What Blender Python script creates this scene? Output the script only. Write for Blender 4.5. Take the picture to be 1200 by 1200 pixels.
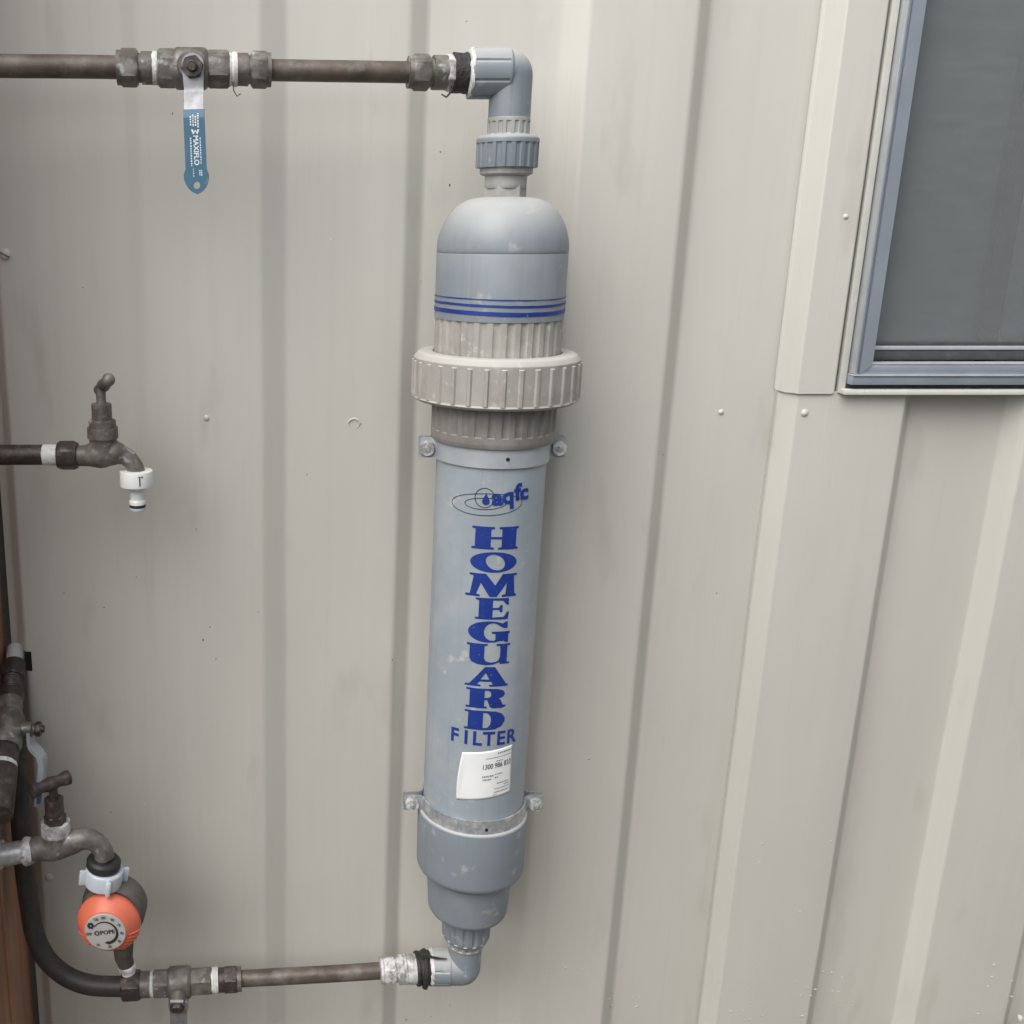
import bpy, bmesh, math, random
from mathutils import Vector, Matrix, noise
from mathutils.geometry import tessellate_polygon

random.seed(7)
R = math.radians
scene = bpy.context.scene
for o in list(bpy.data.objects):
    bpy.data.objects.remove(o)
COL = scene.collection

# ------------------------------------------------------------------ camera
FPX, PITCH, PPX = 1220.0, R(15.33), 335.0      # focal length in 1200-px units, downward pitch, principal point
CAM_D, CAM_H = 1.13, 1.075                      # metres in front of the cladding, above the ground
cd = bpy.data.cameras.new('camera')
cd.sensor_width = 36.0
cd.sensor_fit = 'HORIZONTAL'
cd.lens = 36.0 * FPX / 1200.0
cd.shift_x = (600.0 - PPX) / 1200.0
cd.clip_start = 0.02
cd.clip_end = 2000
cam = bpy.data.objects.new('camera', cd)
COL.objects.link(cam)
cam.location = (0, -CAM_D, CAM_H)
cam.rotation_euler = (math.pi / 2 - PITCH, 0, 0)
scene.camera = cam

# ------------------------------------------------------------------ overcast daylight
SUN_EL, SUN_AZ = R(50), R(-140)                # azimuth measured from +Y clockwise: from the left, in front of the wall
world = bpy.data.worlds.new('World')
scene.world = world
world.use_nodes = True
wn, wl = world.node_tree.nodes, world.node_tree.links
wn.clear()
w_out = wn.new('ShaderNodeOutputWorld')
w_bg = wn.new('ShaderNodeBackground')
w_bg.inputs['Strength'].default_value = 0.13
w_sky = wn.new('ShaderNodeTexSky')
w_sky.sky_type = 'NISHITA'
w_sky.sun_disc = False
w_sky.sun_elevation = SUN_EL
w_sky.sun_rotation = SUN_AZ
w_sky.air_density = 1.0
w_sky.dust_density = 2.0
w_sky.ozone_density = 1.0
w_hs = wn.new('ShaderNodeHueSaturation')        # cloud: an almost grey sky
w_hs.inputs['Saturation'].default_value = 0.22
wl.new(w_sky.outputs[0], w_hs.inputs['Color'])
wl.new(w_hs.outputs[0], w_bg.inputs['Color'])
wl.new(w_bg.outputs[0], w_out.inputs['Surface'])

sd = bpy.data.lights.new('sun', 'SUN')
sd.energy = 1.1
sd.angle = R(58)
sd.color = (1.0, 0.965, 0.91)
sun = bpy.data.objects.new('sun', sd)
COL.objects.link(sun)
sdir = Vector((math.sin(SUN_AZ) * math.cos(SUN_EL), math.cos(SUN_AZ) * math.cos(SUN_EL), math.sin(SUN_EL)))
sun.rotation_euler = (-sdir).to_track_quat('-Z', 'Y').to_euler()
sun.location = sdir * 6

scene.view_settings.view_transform = 'Standard'
scene.view_settings.look = 'None'
scene.view_settings.gamma = 1.0
scene.view_settings.exposure = 1.16
scene.render.engine = 'CYCLES'


# ------------------------------------------------------------------ measuring helpers
def ray(px, py):
    v = (600.0 - py) / FPX
    u = (px - PPX) / FPX
    return Vector((u, math.cos(PITCH) + v * math.sin(PITCH), -math.sin(PITCH) + v * math.cos(PITCH)))


def P(px, py, Y):
    """the point of the vertical plane y = Y seen at this place of the photograph"""
    d = ray(px, py)
    t = (Y + CAM_D) / d.y
    return Vector((d.x * t, Y, CAM_H + d.z * t))


def S(py, Y):
    """metres per photograph pixel there"""
    return (Y + CAM_D) / ray(0, py).y / FPX


def Z(py, Y):
    return P(PPX, py, Y).z


# ------------------------------------------------------------------ objects
WLOC = {}


def register(o, loc, parent):
    COL.objects.link(o)
    o.location = loc
    WLOC[o.name] = Vector(loc)
    if parent is not None:
        o.parent = parent
        o.matrix_parent_inverse = Matrix.Translation(-WLOC[parent.name])


def thing(name, label, cat, loc, group=None):
    o = bpy.data.objects.new(name, None)
    o.empty_display_size = 0.05
    register(o, Vector(loc), None)
    tag(o, label, cat, group)
    return o


def tag(o, label=None, cat=None, group=None, kind=None):
    if label: o['label'] = label
    if cat: o['category'] = cat
    if group: o['group'] = group
    if kind: o['kind'] = kind
    return o


def frame(axis):
    a = Vector(axis).normalized()
    h = Vector((0, 0, 1)) if abs(a.z) < 0.9 else Vector((0, 1, 0))
    x = h.cross(a).normalized()
    y = a.cross(x).normalized()
    return x, y, a


def soften(prof, b):
    """chamfer the corners of a (t, r) profile"""
    out = [prof[0]]
    for i in range(1, len(prof) - 1):
        p0, p1, p2 = Vector(prof[i - 1]), Vector(prof[i]), Vector(prof[i + 1])
        d0, d2 = (p0 - p1), (p2 - p1)
        l0, l2 = d0.length, d2.length
        if l0 < 1e-7 or l2 < 1e-7 or d0.normalized().dot(-d2.normalized()) > 0.98:
            out.append(tuple(p1)); continue
        k = min(b, l0 * 0.4, l2 * 0.4)
        a = p1 + d0 / l0 * k
        c = p1 + d2 / l2 * k
        m = (a + c) / 2 * 0.5 + p1 * 0.5
        out += [tuple(a), tuple(m), tuple(c)]
    out.append(prof[-1])
    return out


class MB:
    def __init__(self):
        self.v, self.f = [], []

    def lathe(self, p0, axis, prof, seg=48, b=0.0006, rib=None, caps=True, phase=0.0, sx=1.0):
        """prof: list of (t, r). rib: (count, amount, fraction, t0, t1) raised ribs between t0 and t1"""
        p0 = Vector(p0)
        x, y, a = frame(axis)
        prof = soften(prof, b) if b else list(prof)
        if rib:
            add = []
            for tt in (rib[3] - 1e-4, rib[3] + 6e-4, rib[4] - 6e-4, rib[4] + 1e-4):
                best = None
                for k in range(len(prof) - 1):
                    (ta, ra), (tb, rb) = prof[k], prof[k + 1]
                    if ta < tt < tb and (tb - ta) > 1e-6 and min(ra, rb) > 0.6 * max(q[1] for q in prof):
                        best = (k, (tt, ra + (rb - ra) * (tt - ta) / (tb - ta)))
                if best: prof.insert(best[0] + 1, best[1])
        n0 = len(self.v)
        for t, r in prof:
            for i in range(seg):
                th = 2 * math.pi * i / seg + phase
                rr = r
                if rib:
                    n, amt, fr, t0, t1 = rib
                    if t0 <= t <= t1:
                        ph = (th * n / (2 * math.pi)) % 1.0
                        d = abs(ph - 0.5) * 2
                        k = min(1.0, max(0.0, (fr - d) / 0.12 + 0.5))
                        rr = r + amt * k
                self.v.append(p0 + a * t + (x * math.cos(th) * sx + y * math.sin(th)) * rr)
        m = len(prof)
        for j in range(m - 1):
            for i in range(seg):
                i2 = (i + 1) % seg
                self.f.append((n0 + j * seg + i, n0 + j * seg + i2, n0 + (j + 1) * seg + i2, n0 + (j + 1) * seg + i))
        if caps:
            if prof[0][1] > 1e-6: self.f.append(tuple(n0 + i for i in reversed(range(seg))))
            if prof[-1][1] > 1e-6: self.f.append(tuple(n0 + (m - 1) * seg + i for i in range(seg)))
        return self

    def hex(self, p0, axis, length, r, ch=0.12, phase=0.0, n=6):
        """hexagon nut with rounded shoulders; r is the corner radius"""
        c = r * ch
        x, y, a = frame(axis)
        p0 = Vector(p0)
        seg = n * 8
        n0 = len(self.v)
        rin = r * math.cos(math.pi / n)
        rows = [(0, rin * 0.98), (0, None, rin * 0.995), (c, None, r * 0.985), (length - c, None, r * 0.985), (length, None, rin * 0.995), (length, rin * 0.98)]
        for row in rows:
            for i in range(seg):
                th = 2 * math.pi * i / seg
                sect = (th % (2 * math.pi / n)) - math.pi / n
                hexr = rin / math.cos(sect)
                rr = row[1] if len(row) == 2 else min(hexr, row[2])
                self.v.append(p0 + a * row[0] + (x * math.cos(th + phase) + y * math.sin(th + phase)) * rr)
        m = len(rows)
        for j in range(m - 1):
            for i in range(seg):
                i2 = (i + 1) % seg
                self.f.append((n0 + j * seg + i, n0 + j * seg + i2, n0 + (j + 1) * seg + i2, n0 + (j + 1) * seg + i))
        self.f.append(tuple(n0 + i for i in reversed(range(seg))))
        self.f.append(tuple(n0 + (m - 1) * seg + i for i in range(seg)))
        return self

    def tube(self, pts, rad, seg=24, caps=True, flat=1.0):
        """tube along points, rad one radius or one per point"""
        pts = [Vector(p) for p in pts]
        if not isinstance(rad, (list, tuple)): rad = [rad] * len(pts)
        n0 = len(self.v)
        ref = None
        for k, p in enumerate(pts):
            d = (pts[min(k + 1, len(pts) - 1)] - pts[max(k - 1, 0)]).normalized()
            if ref is None:
                ref = frame(d)[0]
            x = (ref - d * ref.dot(d)).normalized()
            y = d.cross(x)
            ref = x
            for i in range(seg):
                th = 2 * math.pi * i / seg
                self.v.append(p + (x * math.cos(th) + y * math.sin(th) * flat) * rad[k])
        m = len(pts)
        for j in range(m - 1):
            for i in range(seg):
                i2 = (i + 1) % seg
                self.f.append((n0 + j * seg + i, n0 + j * seg + i2, n0 + (j + 1) * seg + i2, n0 + (j + 1) * seg + i))
        if caps:
            self.f.append(tuple(n0 + i for i in reversed(range(seg))))
            self.f.append(tuple(n0 + (m - 1) * seg + i for i in range(seg)))
        return self

    def ball(self, c, r, seg=20, rings=12, sc=(1, 1, 1)):
        c = Vector(c)
        n0 = len(self.v)
        for j in range(rings + 1):
            ph = math.pi * j / rings
            for i in range(seg):
                th = 2 * math.pi * i / seg
                self.v.append(c + Vector((math.sin(ph) * math.cos(th) * sc[0], math.sin(ph) * math.sin(th) * sc[1], math.cos(ph) * sc[2])) * r)
        for j in range(rings):
            for i in range(seg):
                i2 = (i + 1) % seg
                self.f.append((n0 + j * seg + i, n0 + (j + 1) * seg + i, n0 + (j + 1) * seg + i2, n0 + j * seg + i2))
        return self

    def box(self, lo, hi, b=0.0):
        lo, hi = Vector(lo), Vector(hi)
        bm = bmesh.new()
        bmesh.ops.create_cube(bm, size=1)
        for v in bm.verts:
            v.co = Vector(((lo.x + hi.x) / 2 + v.co.x * (hi.x - lo.x), (lo.y + hi.y) / 2 + v.co.y * (hi.y - lo.y), (lo.z + hi.z) / 2 + v.co.z * (hi.z - lo.z)))
        if b:
            bmesh.ops.bevel(bm, geom=bm.edges[:], offset=b, segments=2, affect='EDGES', profile=0.5)
        self.bm(bm)
        bm.free()
        return self

    def bm(self, bm, mat=None):
        n0 = len(self.v)
        bm.verts.index_update()
        for v in bm.verts:
            self.v.append((mat @ v.co) if mat else v.co.copy())
        for f in bm.faces:
            self.f.append(tuple(n0 + v.index for v in f.verts))
        return self

    def plate(self, outline, holes, thick, fn, b=0.0):
        """flat plate from a 2D outline; fn(u, v, w) -> point, w across the thickness"""
        loops = [outline] + holes
        pts = [p for l in loops for p in l]
        tris = tessellate_polygon([[Vector((p[0], p[1], 0)) for p in l] for l in loops])
        n0 = len(self.v)
        n = len(pts)
        for w in (0, thick):
            for p in pts: self.v.append(Vector(fn(p[0], p[1], w)))
        for t in tris:
            self.f.append(tuple(n0 + i for i in t))
            self.f.append(tuple(n0 + n + i for i in reversed(t)))
        k = 0
        for l in loops:
            m = len(l)
            for i in range(m):
                i2 = (i + 1) % m
                self.f.append((n0 + k + i, n0 + k + i2, n0 + n + k + i2, n0 + n + k + i))
            k += m
        return self

    def thicken(self, off):
        """give an open sheet a real thickness along off"""
        off = Vector(off)
        n = len(self.v)
        cnt = {}
        for f in self.f:
            for i in range(len(f)):
                a, b_ = f[i], f[(i + 1) % len(f)]
                k = (min(a, b_), max(a, b_))
                cnt[k] = cnt.get(k, 0) + 1
        self.v += [v + off for v in self.v]
        self.f += [tuple(n + i for i in reversed(f)) for f in list(self.f)]
        for (a, b_), c in cnt.items():
            if c == 1: self.f.append((a, b_, n + b_, n + a))
        return self

    def wobble(self, amt, freq):
        for i, v in enumerate(self.v):
            self.v[i] = v + noise.noise_vector(v * freq) * amt
        return self

    def build(self, name, mat, parent=None, angle=35, base=False):
        n = len(self.v)
        lo = Vector((min(v[i] for v in self.v) for i in range(3)))
        hi = Vector((max(v[i] for v in self.v) for i in range(3)))
        c = (lo + hi) / 2
        if base: c.z = lo.z
        me = bpy.data.meshes.new(name)
        me.from_pydata([tuple(v - c) for v in self.v], [], self.f)
        bm = bmesh.new()
        bm.from_mesh(me)
        bmesh.ops.recalc_face_normals(bm, faces=bm.faces)
        bm.to_mesh(me)
        bm.free()
        for p in me.polygons: p.use_smooth = True
        me.set_sharp_from_angle(angle=R(angle))
        me.materials.append(mat)
        o = bpy.data.objects.new(name, me)
        register(o, c, parent)
        return o


# ------------------------------------------------------------------ materials
def material(name, color, rough=0.5, metal=0.0, var=0.0, vscale=20.0, color2=None, c2scale=8.0, c2lo=0.45, c2hi=0.7,
             bump=0.0, bscale=60.0, stretch=(1, 1, 1), dust=None, dust_amt=0.0, spec=0.5, rvar=0.0, color3=None, c3scale=90.0, c3lo=0.66, c3hi=0.7, streak=None, streak_amt=0.0):
    m = bpy.data.materials.new(name)
    m.use_nodes = True
    nt = m.node_tree
    N, L = nt.nodes, nt.links
    b = N['Principled BSDF']
    b.inputs['Roughness'].default_value = rough
    b.inputs['Metallic'].default_value = metal
    b.inputs['Specular IOR Level'].default_value = spec
    geo = N.new('ShaderNodeNewGeometry')
    mp = N.new('ShaderNodeMapping')
    mp.inputs['Scale'].default_value = stretch
    L.new(geo.outputs['Position'], mp.inputs['Vector'])

    def nz(scale, detail=4, rough_=0.55):
        t = N.new('ShaderNodeTexNoise')
        t.inputs['Scale'].default_value = scale
        t.inputs['Detail'].default_value = detail
        t.inputs['Roughness'].default_value = rough_
        L.new(mp.outputs[0], t.inputs['Vector'])
        return t

    def ramp(src, lo, hi, a=0.0, c=1.0):
        r = N.new('ShaderNodeMapRange')
        r.inputs['From Min'].default_value = lo
        r.inputs['From Max'].default_value = hi
        r.inputs['To Min'].default_value = a
        r.inputs['To Max'].default_value = c
        L.new(src, r.inputs['Value'])
        return r.outputs[0]

    def mix(fac, a, c):
        x = N.new('ShaderNodeMix')
        x.data_type = 'RGBA'
        L.new(fac, x.inputs[0])
        for s, i in ((a, 6), (c, 7)):
            if isinstance(s, tuple): x.inputs[i].default_value = (*s, 1)
            else: L.new(s, x.inputs[i])
        return x.outputs[2]

    lo = tuple(c * (1 - var) for c in color)
    hi = tuple(min(1, c * (1 + var)) for c in color)
    cur = mix(ramp(nz(vscale).outputs['Fac'], 0.3, 0.7), lo, hi)
    if color2: cur = mix(ramp(nz(c2scale, 6, 0.65).outputs['Fac'], c2lo, c2hi), cur, color2)
    if color3: cur = mix(ramp(nz(c3scale, 3, 0.6).outputs['Fac'], c3lo, c3hi), cur, color3)
    if streak:
        mp2 = N.new('ShaderNodeMapping')
        mp2.inputs['Scale'].default_value = (1, 1, 0.018)
        L.new(geo.outputs['Position'], mp2.inputs['Vector'])
        for sc_k, lo_k, hi_k, amt_k in ((70.0, 0.52, 0.78, streak_amt), (260.0, 0.60, 0.72, streak_amt * 0.8)):
            t2 = N.new('ShaderNodeTexNoise')
            t2.inputs['Scale'].default_value = sc_k
            t2.inputs['Detail'].default_value = 3
            L.new(mp2.outputs[0], t2.inputs['Vector'])
            cur = mix(ramp(t2.outputs['Fac'], lo_k, hi_k, 0, amt_k), cur, streak)
    if dust:
        sep = N.new('ShaderNodeSeparateXYZ')
        L.new(geo.outputs['Normal'], sep.inputs[0])
        up = ramp(sep.outputs['Z'], 0.15, 0.9, 0, dust_amt)
        cur = mix(up, cur, dust)
    L.new(cur, b.inputs['Base Color'])
    if rvar:
        L.new(ramp(nz(vscale * 1.7).outputs['Fac'], 0.3, 0.7, rough - rvar, rough + rvar), b.inputs['Roughness'])
    if bump:
        bp = N.new('ShaderNodeBump')
        bp.inputs['Strength'].default_value = bump
        bp.inputs['Distance'].default_value = 0.002
        L.new(nz(bscale, 5).outputs['Fac'], bp.inputs['Height'])
        L.new(bp.outputs[0], b.inputs['Normal'])
    return m


M = {}
M['paint'] = material('cladding_paint', (0.512, 0.496, 0.452), 0.42, var=0.05, vscale=7, stretch=(1, 1, 0.30), color2=(0.462, 0.446, 0.405), c2scale=2.3, c2lo=0.45, c2hi=0.75,
                      color3=(0.40, 0.375, 0.33), c3scale=16, c3lo=0.60, c3hi=0.84, bump=0.16, bscale=42, rvar=0.05, streak=(0.40, 0.375, 0.33), streak_amt=0.17)
M['chip'] = material('bare_chip', (0.62, 0.61, 0.58), 0.6, var=0.1)
M['speck'] = material('dirt_speck', (0.10, 0.085, 0.07), 0.8, var=0.2)
M['pvc'] = material('grey_pvc', (0.268, 0.306, 0.338), 0.42, var=0.07, vscale=18, color2=(0.33, 0.352, 0.37), c2scale=12, c2lo=0.5, c2hi=0.72, color3=(0.40, 0.40, 0.39), c3scale=55, c3lo=0.64, c3hi=0.74, streak=(0.20, 0.205, 0.205), streak_amt=0.35, dust=(0.52, 0.51, 0.48), dust_amt=0.75, bump=0.05, bscale=80, rvar=0.08)
M['pvc_fit'] = material('grey_pvc_fitting', (0.183, 0.210, 0.236), 0.48, var=0.06, vscale=14, color2=(0.225, 0.245, 0.26), c2scale=9, c2lo=0.5, c2hi=0.72, color3=(0.32, 0.325, 0.32), c3scale=60, c3lo=0.62, c3hi=0.74, streak=(0.14, 0.145, 0.145), streak_amt=0.35, dust=(0.46, 0.46, 0.44), dust_amt=0.72, bump=0.05, bscale=80, rvar=0.08)
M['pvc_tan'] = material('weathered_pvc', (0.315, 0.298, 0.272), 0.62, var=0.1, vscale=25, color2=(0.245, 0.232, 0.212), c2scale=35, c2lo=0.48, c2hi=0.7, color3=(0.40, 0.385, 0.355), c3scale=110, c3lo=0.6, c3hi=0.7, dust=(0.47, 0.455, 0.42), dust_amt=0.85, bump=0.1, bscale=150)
M['pvc_shade'] = material('shaded_weathered_pvc', (0.215, 0.202, 0.185), 0.65, var=0.12, vscale=30, color2=(0.16, 0.148, 0.135), c2scale=35, c2lo=0.48, c2hi=0.7, dust=(0.36, 0.345, 0.32), dust_amt=0.7)  # darker copy of weathered_pvc, shade below the union nut put into the colour
M['pvc_dirty'] = material('dirty_pvc', (0.27, 0.265, 0.25), 0.6, var=0.1, vscale=60, color2=(0.36, 0.36, 0.35), c2scale=40, c2lo=0.45, c2hi=0.7, dust=(0.5, 0.49, 0.46), dust_amt=0.7)
M['blue_ink'] = material('blue_print', (0.006, 0.028, 0.20), 0.5, var=0.15, vscale=60, color3=(0.16, 0.20, 0.30), c3scale=420, c3lo=0.66, c3hi=0.72)
M['black_ink'] = material('black_print', (0.02, 0.02, 0.025), 0.5, var=0.05)
M['grey_ink'] = material('faded_print', (0.16, 0.16, 0.17), 0.6, var=0.3, vscale=500)
M['white_ink'] = material('white_print', (0.62, 0.66, 0.70), 0.6, var=0.1, vscale=300)
M['sticker'] = material('sticker_paper', (0.72, 0.73, 0.73), 0.45, var=0.03, vscale=40)
M['copper'] = material('aged_copper', (0.105, 0.083, 0.067), 0.5, metal=0.3, var=0.35, vscale=45, color2=(0.165, 0.145, 0.128), c2scale=38, c2lo=0.5, c2hi=0.66, color3=(0.30, 0.36, 0.34), c3scale=45, c3lo=0.70, c3hi=0.78, bump=0.15, bscale=200)
M['brass'] = material('dull_brass', (0.125, 0.112, 0.098), 0.48, metal=0.35, var=0.3, vscale=70, color2=(0.215, 0.205, 0.19), c2scale=55, c2lo=0.5, c2hi=0.66, color3=(0.36, 0.37, 0.37), c3scale=60, c3lo=0.62, c3hi=0.70, bump=0.2, bscale=260, rvar=0.1)
M['brass_dark'] = material('dark_brass', (0.055, 0.043, 0.040), 0.42, metal=0.4, var=0.3, vscale=120, color2=(0.13, 0.11, 0.095), c2scale=120, c2lo=0.55, c2hi=0.7, bump=0.25, bscale=300)
M['lime'] = material('limed_brass', (0.30, 0.29, 0.28), 0.65, metal=0.2, var=0.25, vscale=160, color2=(0.58, 0.57, 0.57), c2scale=75, c2lo=0.44, c2hi=0.54, bump=0.5, bscale=300)
M['galv'] = material('galvanised_steel', (0.42, 0.44, 0.46), 0.42, metal=0.6, var=0.2, vscale=150, color2=(0.62, 0.63, 0.64), c2scale=110, c2lo=0.5, c2hi=0.65, bump=0.15, bscale=260)
M['galv_pvc'] = material('grey_coated_band', (0.36, 0.385, 0.41), 0.5, metal=0.2, var=0.08, vscale=60)
M['tape'] = material('thread_tape', (0.58, 0.58, 0.56), 0.7, var=0.1, vscale=200, color2=(0.34, 0.32, 0.29), c2scale=90, c2lo=0.56, c2hi=0.66, bump=0.3, bscale=500)
M['hemp'] = material('black_sealant', (0.022, 0.020, 0.019), 0.6, var=0.5, vscale=200, bump=0.8, bscale=350)
M['poly'] = material('dark_pipe', (0.030, 0.026, 0.023), 0.52, var=0.3, vscale=60, color2=(0.065, 0.055, 0.047), c2scale=50, c2lo=0.56, c2hi=0.72, bump=0.15, bscale=200)
M['lever_blue'] = material('blue_vinyl', (0.040, 0.112, 0.178), 0.45, var=0.06, vscale=60, color3=(0.16, 0.23, 0.3), c3scale=120, c3lo=0.68, c3hi=0.75)
M['steel'] = material('bare_steel', (0.30, 0.30, 0.315), 0.5, metal=0.7, var=0.25, vscale=90, color2=(0.25, 0.24, 0.23), c2scale=60, c2lo=0.55, c2hi=0.7)
M['white_plastic'] = material('white_plastic', (0.70, 0.70, 0.68), 0.4, var=0.03, vscale=60)
M['bluewhite'] = material('pale_blue_plastic', (0.50, 0.55, 0.60), 0.45, var=0.05, vscale=60)
M['rubber'] = material('black_rubber', (0.018, 0.018, 0.018), 0.55, var=0.1)
M['timer_body'] = material('charcoal_plastic', (0.058, 0.052, 0.046), 0.6, var=0.2, vscale=60, color2=(0.10, 0.088, 0.074), c2scale=50, c2lo=0.5, c2hi=0.7, dust=(0.14, 0.125, 0.11), dust_amt=0.7)
M['orange'] = material('orange_plastic', (0.60, 0.135, 0.075), 0.45, var=0.05, vscale=80)
M['dial'] = material('dial_face', (0.36, 0.355, 0.33), 0.5, var=0.06, vscale=90)
M['timber'] = material('stained_timber', (0.40, 0.205, 0.120), 0.6, var=0.25, vscale=30, stretch=(1, 1, 0.06), color2=(0.26, 0.22, 0.19), c2scale=26, c2lo=0.52, c2hi=0.68, color3=(0.46, 0.30, 0.21), c3scale=120, c3lo=0.6, c3hi=0.7, bump=0.4, bscale=120)
M['alu'] = material('anodised_aluminium', (0.36, 0.40, 0.46), 0.38, metal=0.55, var=0.06, vscale=20, stretch=(1, 1, 1), rvar=0.06)
M['alu_bright'] = material('bright_aluminium', (0.50, 0.52, 0.545), 0.38, metal=0.45, var=0.08, vscale=40)
M['putty'] = material('painted_sill', (0.52, 0.51, 0.475), 0.5, var=0.05, vscale=60, color2=(0.42, 0.40, 0.37), c2scale=60, c2lo=0.6, c2hi=0.75)
M['dark_track'] = material('dark_track', (0.05, 0.052, 0.055), 0.6, var=0.2, vscale=80, color2=(0.12, 0.10, 0.08), c2scale=80, c2lo=0.6, c2hi=0.75)
M['curtain'] = material('grey_curtain', (0.74, 0.78, 0.80), 0.9, var=0.05, vscale=200)
M['room'] = material('room_plaster', (0.22, 0.22, 0.22), 0.9, var=0.05)
M['ground'] = material('dry_ground', (0.17, 0.155, 0.135), 0.95, var=0.25, vscale=30, color2=(0.10, 0.09, 0.08), c2scale=12, bump=1.0, bscale=90)
M['gravel'] = material('white_gravel', (0.55, 0.54, 0.51), 0.85, var=0.2, vscale=40, color2=(0.25, 0.22, 0.18), c2scale=50, c2lo=0.55, c2hi=0.7, bump=0.5, bscale=200)
M['fence'] = material('shade_fence_paint', (0.16, 0.17, 0.165), 0.5, var=0.08, vscale=6)
M['void'] = material('dark_cavity', (0.012, 0.011, 0.010), 0.95, var=0.1)
M['wire'] = material('rusty_wire', (0.07, 0.055, 0.045), 0.6, metal=0.3, var=0.2)

# insect screen: fine woven wires with the gaps between them let through
ms = bpy.data.materials.new('insect_screen')
ms.use_nodes = True
N, L = ms.node_tree.nodes, ms.node_tree.links
b = N['Principled BSDF']
b.inputs['Roughness'].default_value = 0.6
geo = N.new('ShaderNodeNewGeometry')
nt_ = N.new('ShaderNodeTexNoise'); nt_.inputs['Scale'].default_value = 60; nt_.inputs['Detail'].default_value = 5
mp_ = N.new('ShaderNodeMapping'); mp_.inputs['Scale'].default_value = (0.5, 1, 2.0)
L.new(geo.outputs['Position'], mp_.inputs[0]); L.new(mp_.outputs[0], nt_.inputs['Vector'])
cr = N.new('ShaderNodeValToRGB')
cr.color_ramp.elements[0].position = 0.3; cr.color_ramp.elements[0].color = (0.21, 0.222, 0.228, 1)
cr.color_ramp.elements[1].position = 0.75; cr.color_ramp.elements[1].color = (0.25, 0.264, 0.272, 1)
L.new(nt_.outputs['Fac'], cr.inputs[0]); L.new(cr.outputs[0], b.inputs['Base Color'])
tr = N.new('ShaderNodeBsdfTransparent')
mx = N.new('ShaderNodeMixShader'); mx.inputs[0].default_value = 0.36
L.new(tr.outputs[0], mx.inputs[1]); L.new(b.outputs[0], mx.inputs[2])
L.new(mx.outputs[0], N['Material Output'].inputs['Surface'])
M['screen'] = ms

mg = bpy.data.materials.new('window_glass')
mg.use_nodes = True
N, L = mg.node_tree.nodes, mg.node_tree.links
N.remove(N['Principled BSDF'])
gl = N.new('ShaderNodeBsdfGlossy'); gl.inputs['Roughness'].default_value = 0.02
tr = N.new('ShaderNodeBsdfTransparent'); tr.inputs[0].default_value = (0.92, 0.95, 0.94, 1)
fr = N.new('ShaderNodeFresnel'); fr.inputs['IOR'].default_value = 1.6
mx = N.new('ShaderNodeMixShader')
L.new(fr.outputs[0], mx.inputs[0]); L.new(tr.outputs[0], mx.inputs[1]); L.new(gl.outputs[0], mx.inputs[2])
L.new(mx.outputs[0], N['Material Output'].inputs['Surface'])
M['glass'] = mg

# ------------------------------------------------------------------ ground
g = MB()
gs = [-60, -20, -6, -3, -1.5, -0.6, 0.06]
gx = [-60, -20, -6, -2, -1, 0, 0.5, 1, 2, 6, 20, 60]
n0 = 0
for yy in gs:
    for xx in gx:
        g.v.append(Vector((xx, yy, 0.0 + 0.01 * noise.noise(Vector((xx * 2, yy * 2, 0))))))
for j in range(len(gs) - 1):
    for i in range(len(gx) - 1):
        a = j * len(gx) + i
        g.f.append((a, a + 1, a + len(gx) + 1, a + len(gx)))
o = g.build('ground', M['ground'])
tag(o, kind='structure')

# ------------------------------------------------------------------ clad wall
WALL_TOP = 2.45
SILL_Z = Z(460, 0.0)
wall = thing('clad_wall', 'cream painted ribbed metal cladding wall of the building', 'wall', (0.5, 0.03, 0.0))


def fillet(pts, r=0.004):
    out = [pts[0]]
    for i in range(1, len(pts) - 1):
        p0, p1, p2 = (Vector(pts[k]) for k in (i - 1, i, i + 1))
        d0, d2 = (p0 - p1), (p2 - p1)
        k = min(r, d0.length * 0.4, d2.length * 0.4)
        a, c = p1 + d0.normalized() * k, p1 + d2.normalized() * k
        for s in (0, 0.25, 0.5, 0.75, 1):
            out.append(tuple((a * (1 - s) + p1 * s) * (1 - s) + (p1 * (1 - s) + c * s) * s))
    out.append(pts[-1])
    return out


def sheet(name, prof, zs, mat, parent, skip=None, thick=0.0012, warp=0.0009, bottoms=None, dense=0.03):
    """folded sheet: profile in plan, rows in height"""
    pr = [prof[0]]
    for a, c in zip(prof[:-1], prof[1:]):
        n = max(1, int(math.hypot(c[0] - a[0], c[1] - a[1]) / dense))
        for k in range(1, n + 1):
            pr.append((a[0] + (c[0] - a[0]) * k / n, a[1] + (c[1] - a[1]) * k / n))
    mb = MB()
    m = len(pr)
    for j, z in enumerate(zs):
        for i, (x, y) in enumerate(pr):
            zz = z
            if bottoms and j == 0: zz = bottoms(x)
            w = warp * (noise.noise(Vector((x * 7, 3.1, zz * 3.0))) + 0.5 * noise.noise(Vector((x * 16, 9.1, zz * 9.0))))
            wx = warp * 0.9 * noise.noise(Vector((x * 9, 5.7, zz * 6.0)))
            mb.v.append(Vector((x + wx, y + w, zz)))
    for j in range(len(zs) - 1):
        for i in range(m - 1):
            xc, zc = (pr[i][0] + pr[i + 1][0]) / 2, (zs[j] + zs[j + 1]) / 2
            if skip and skip(xc, zc): continue
            mb.f.append((j * m + i, j * m + i + 1, (j + 1) * m + i + 1, (j + 1) * m + i))
    mb.thicken((0, thick, 0))
    return mb.build(name, mat, parent, angle=60)


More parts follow.
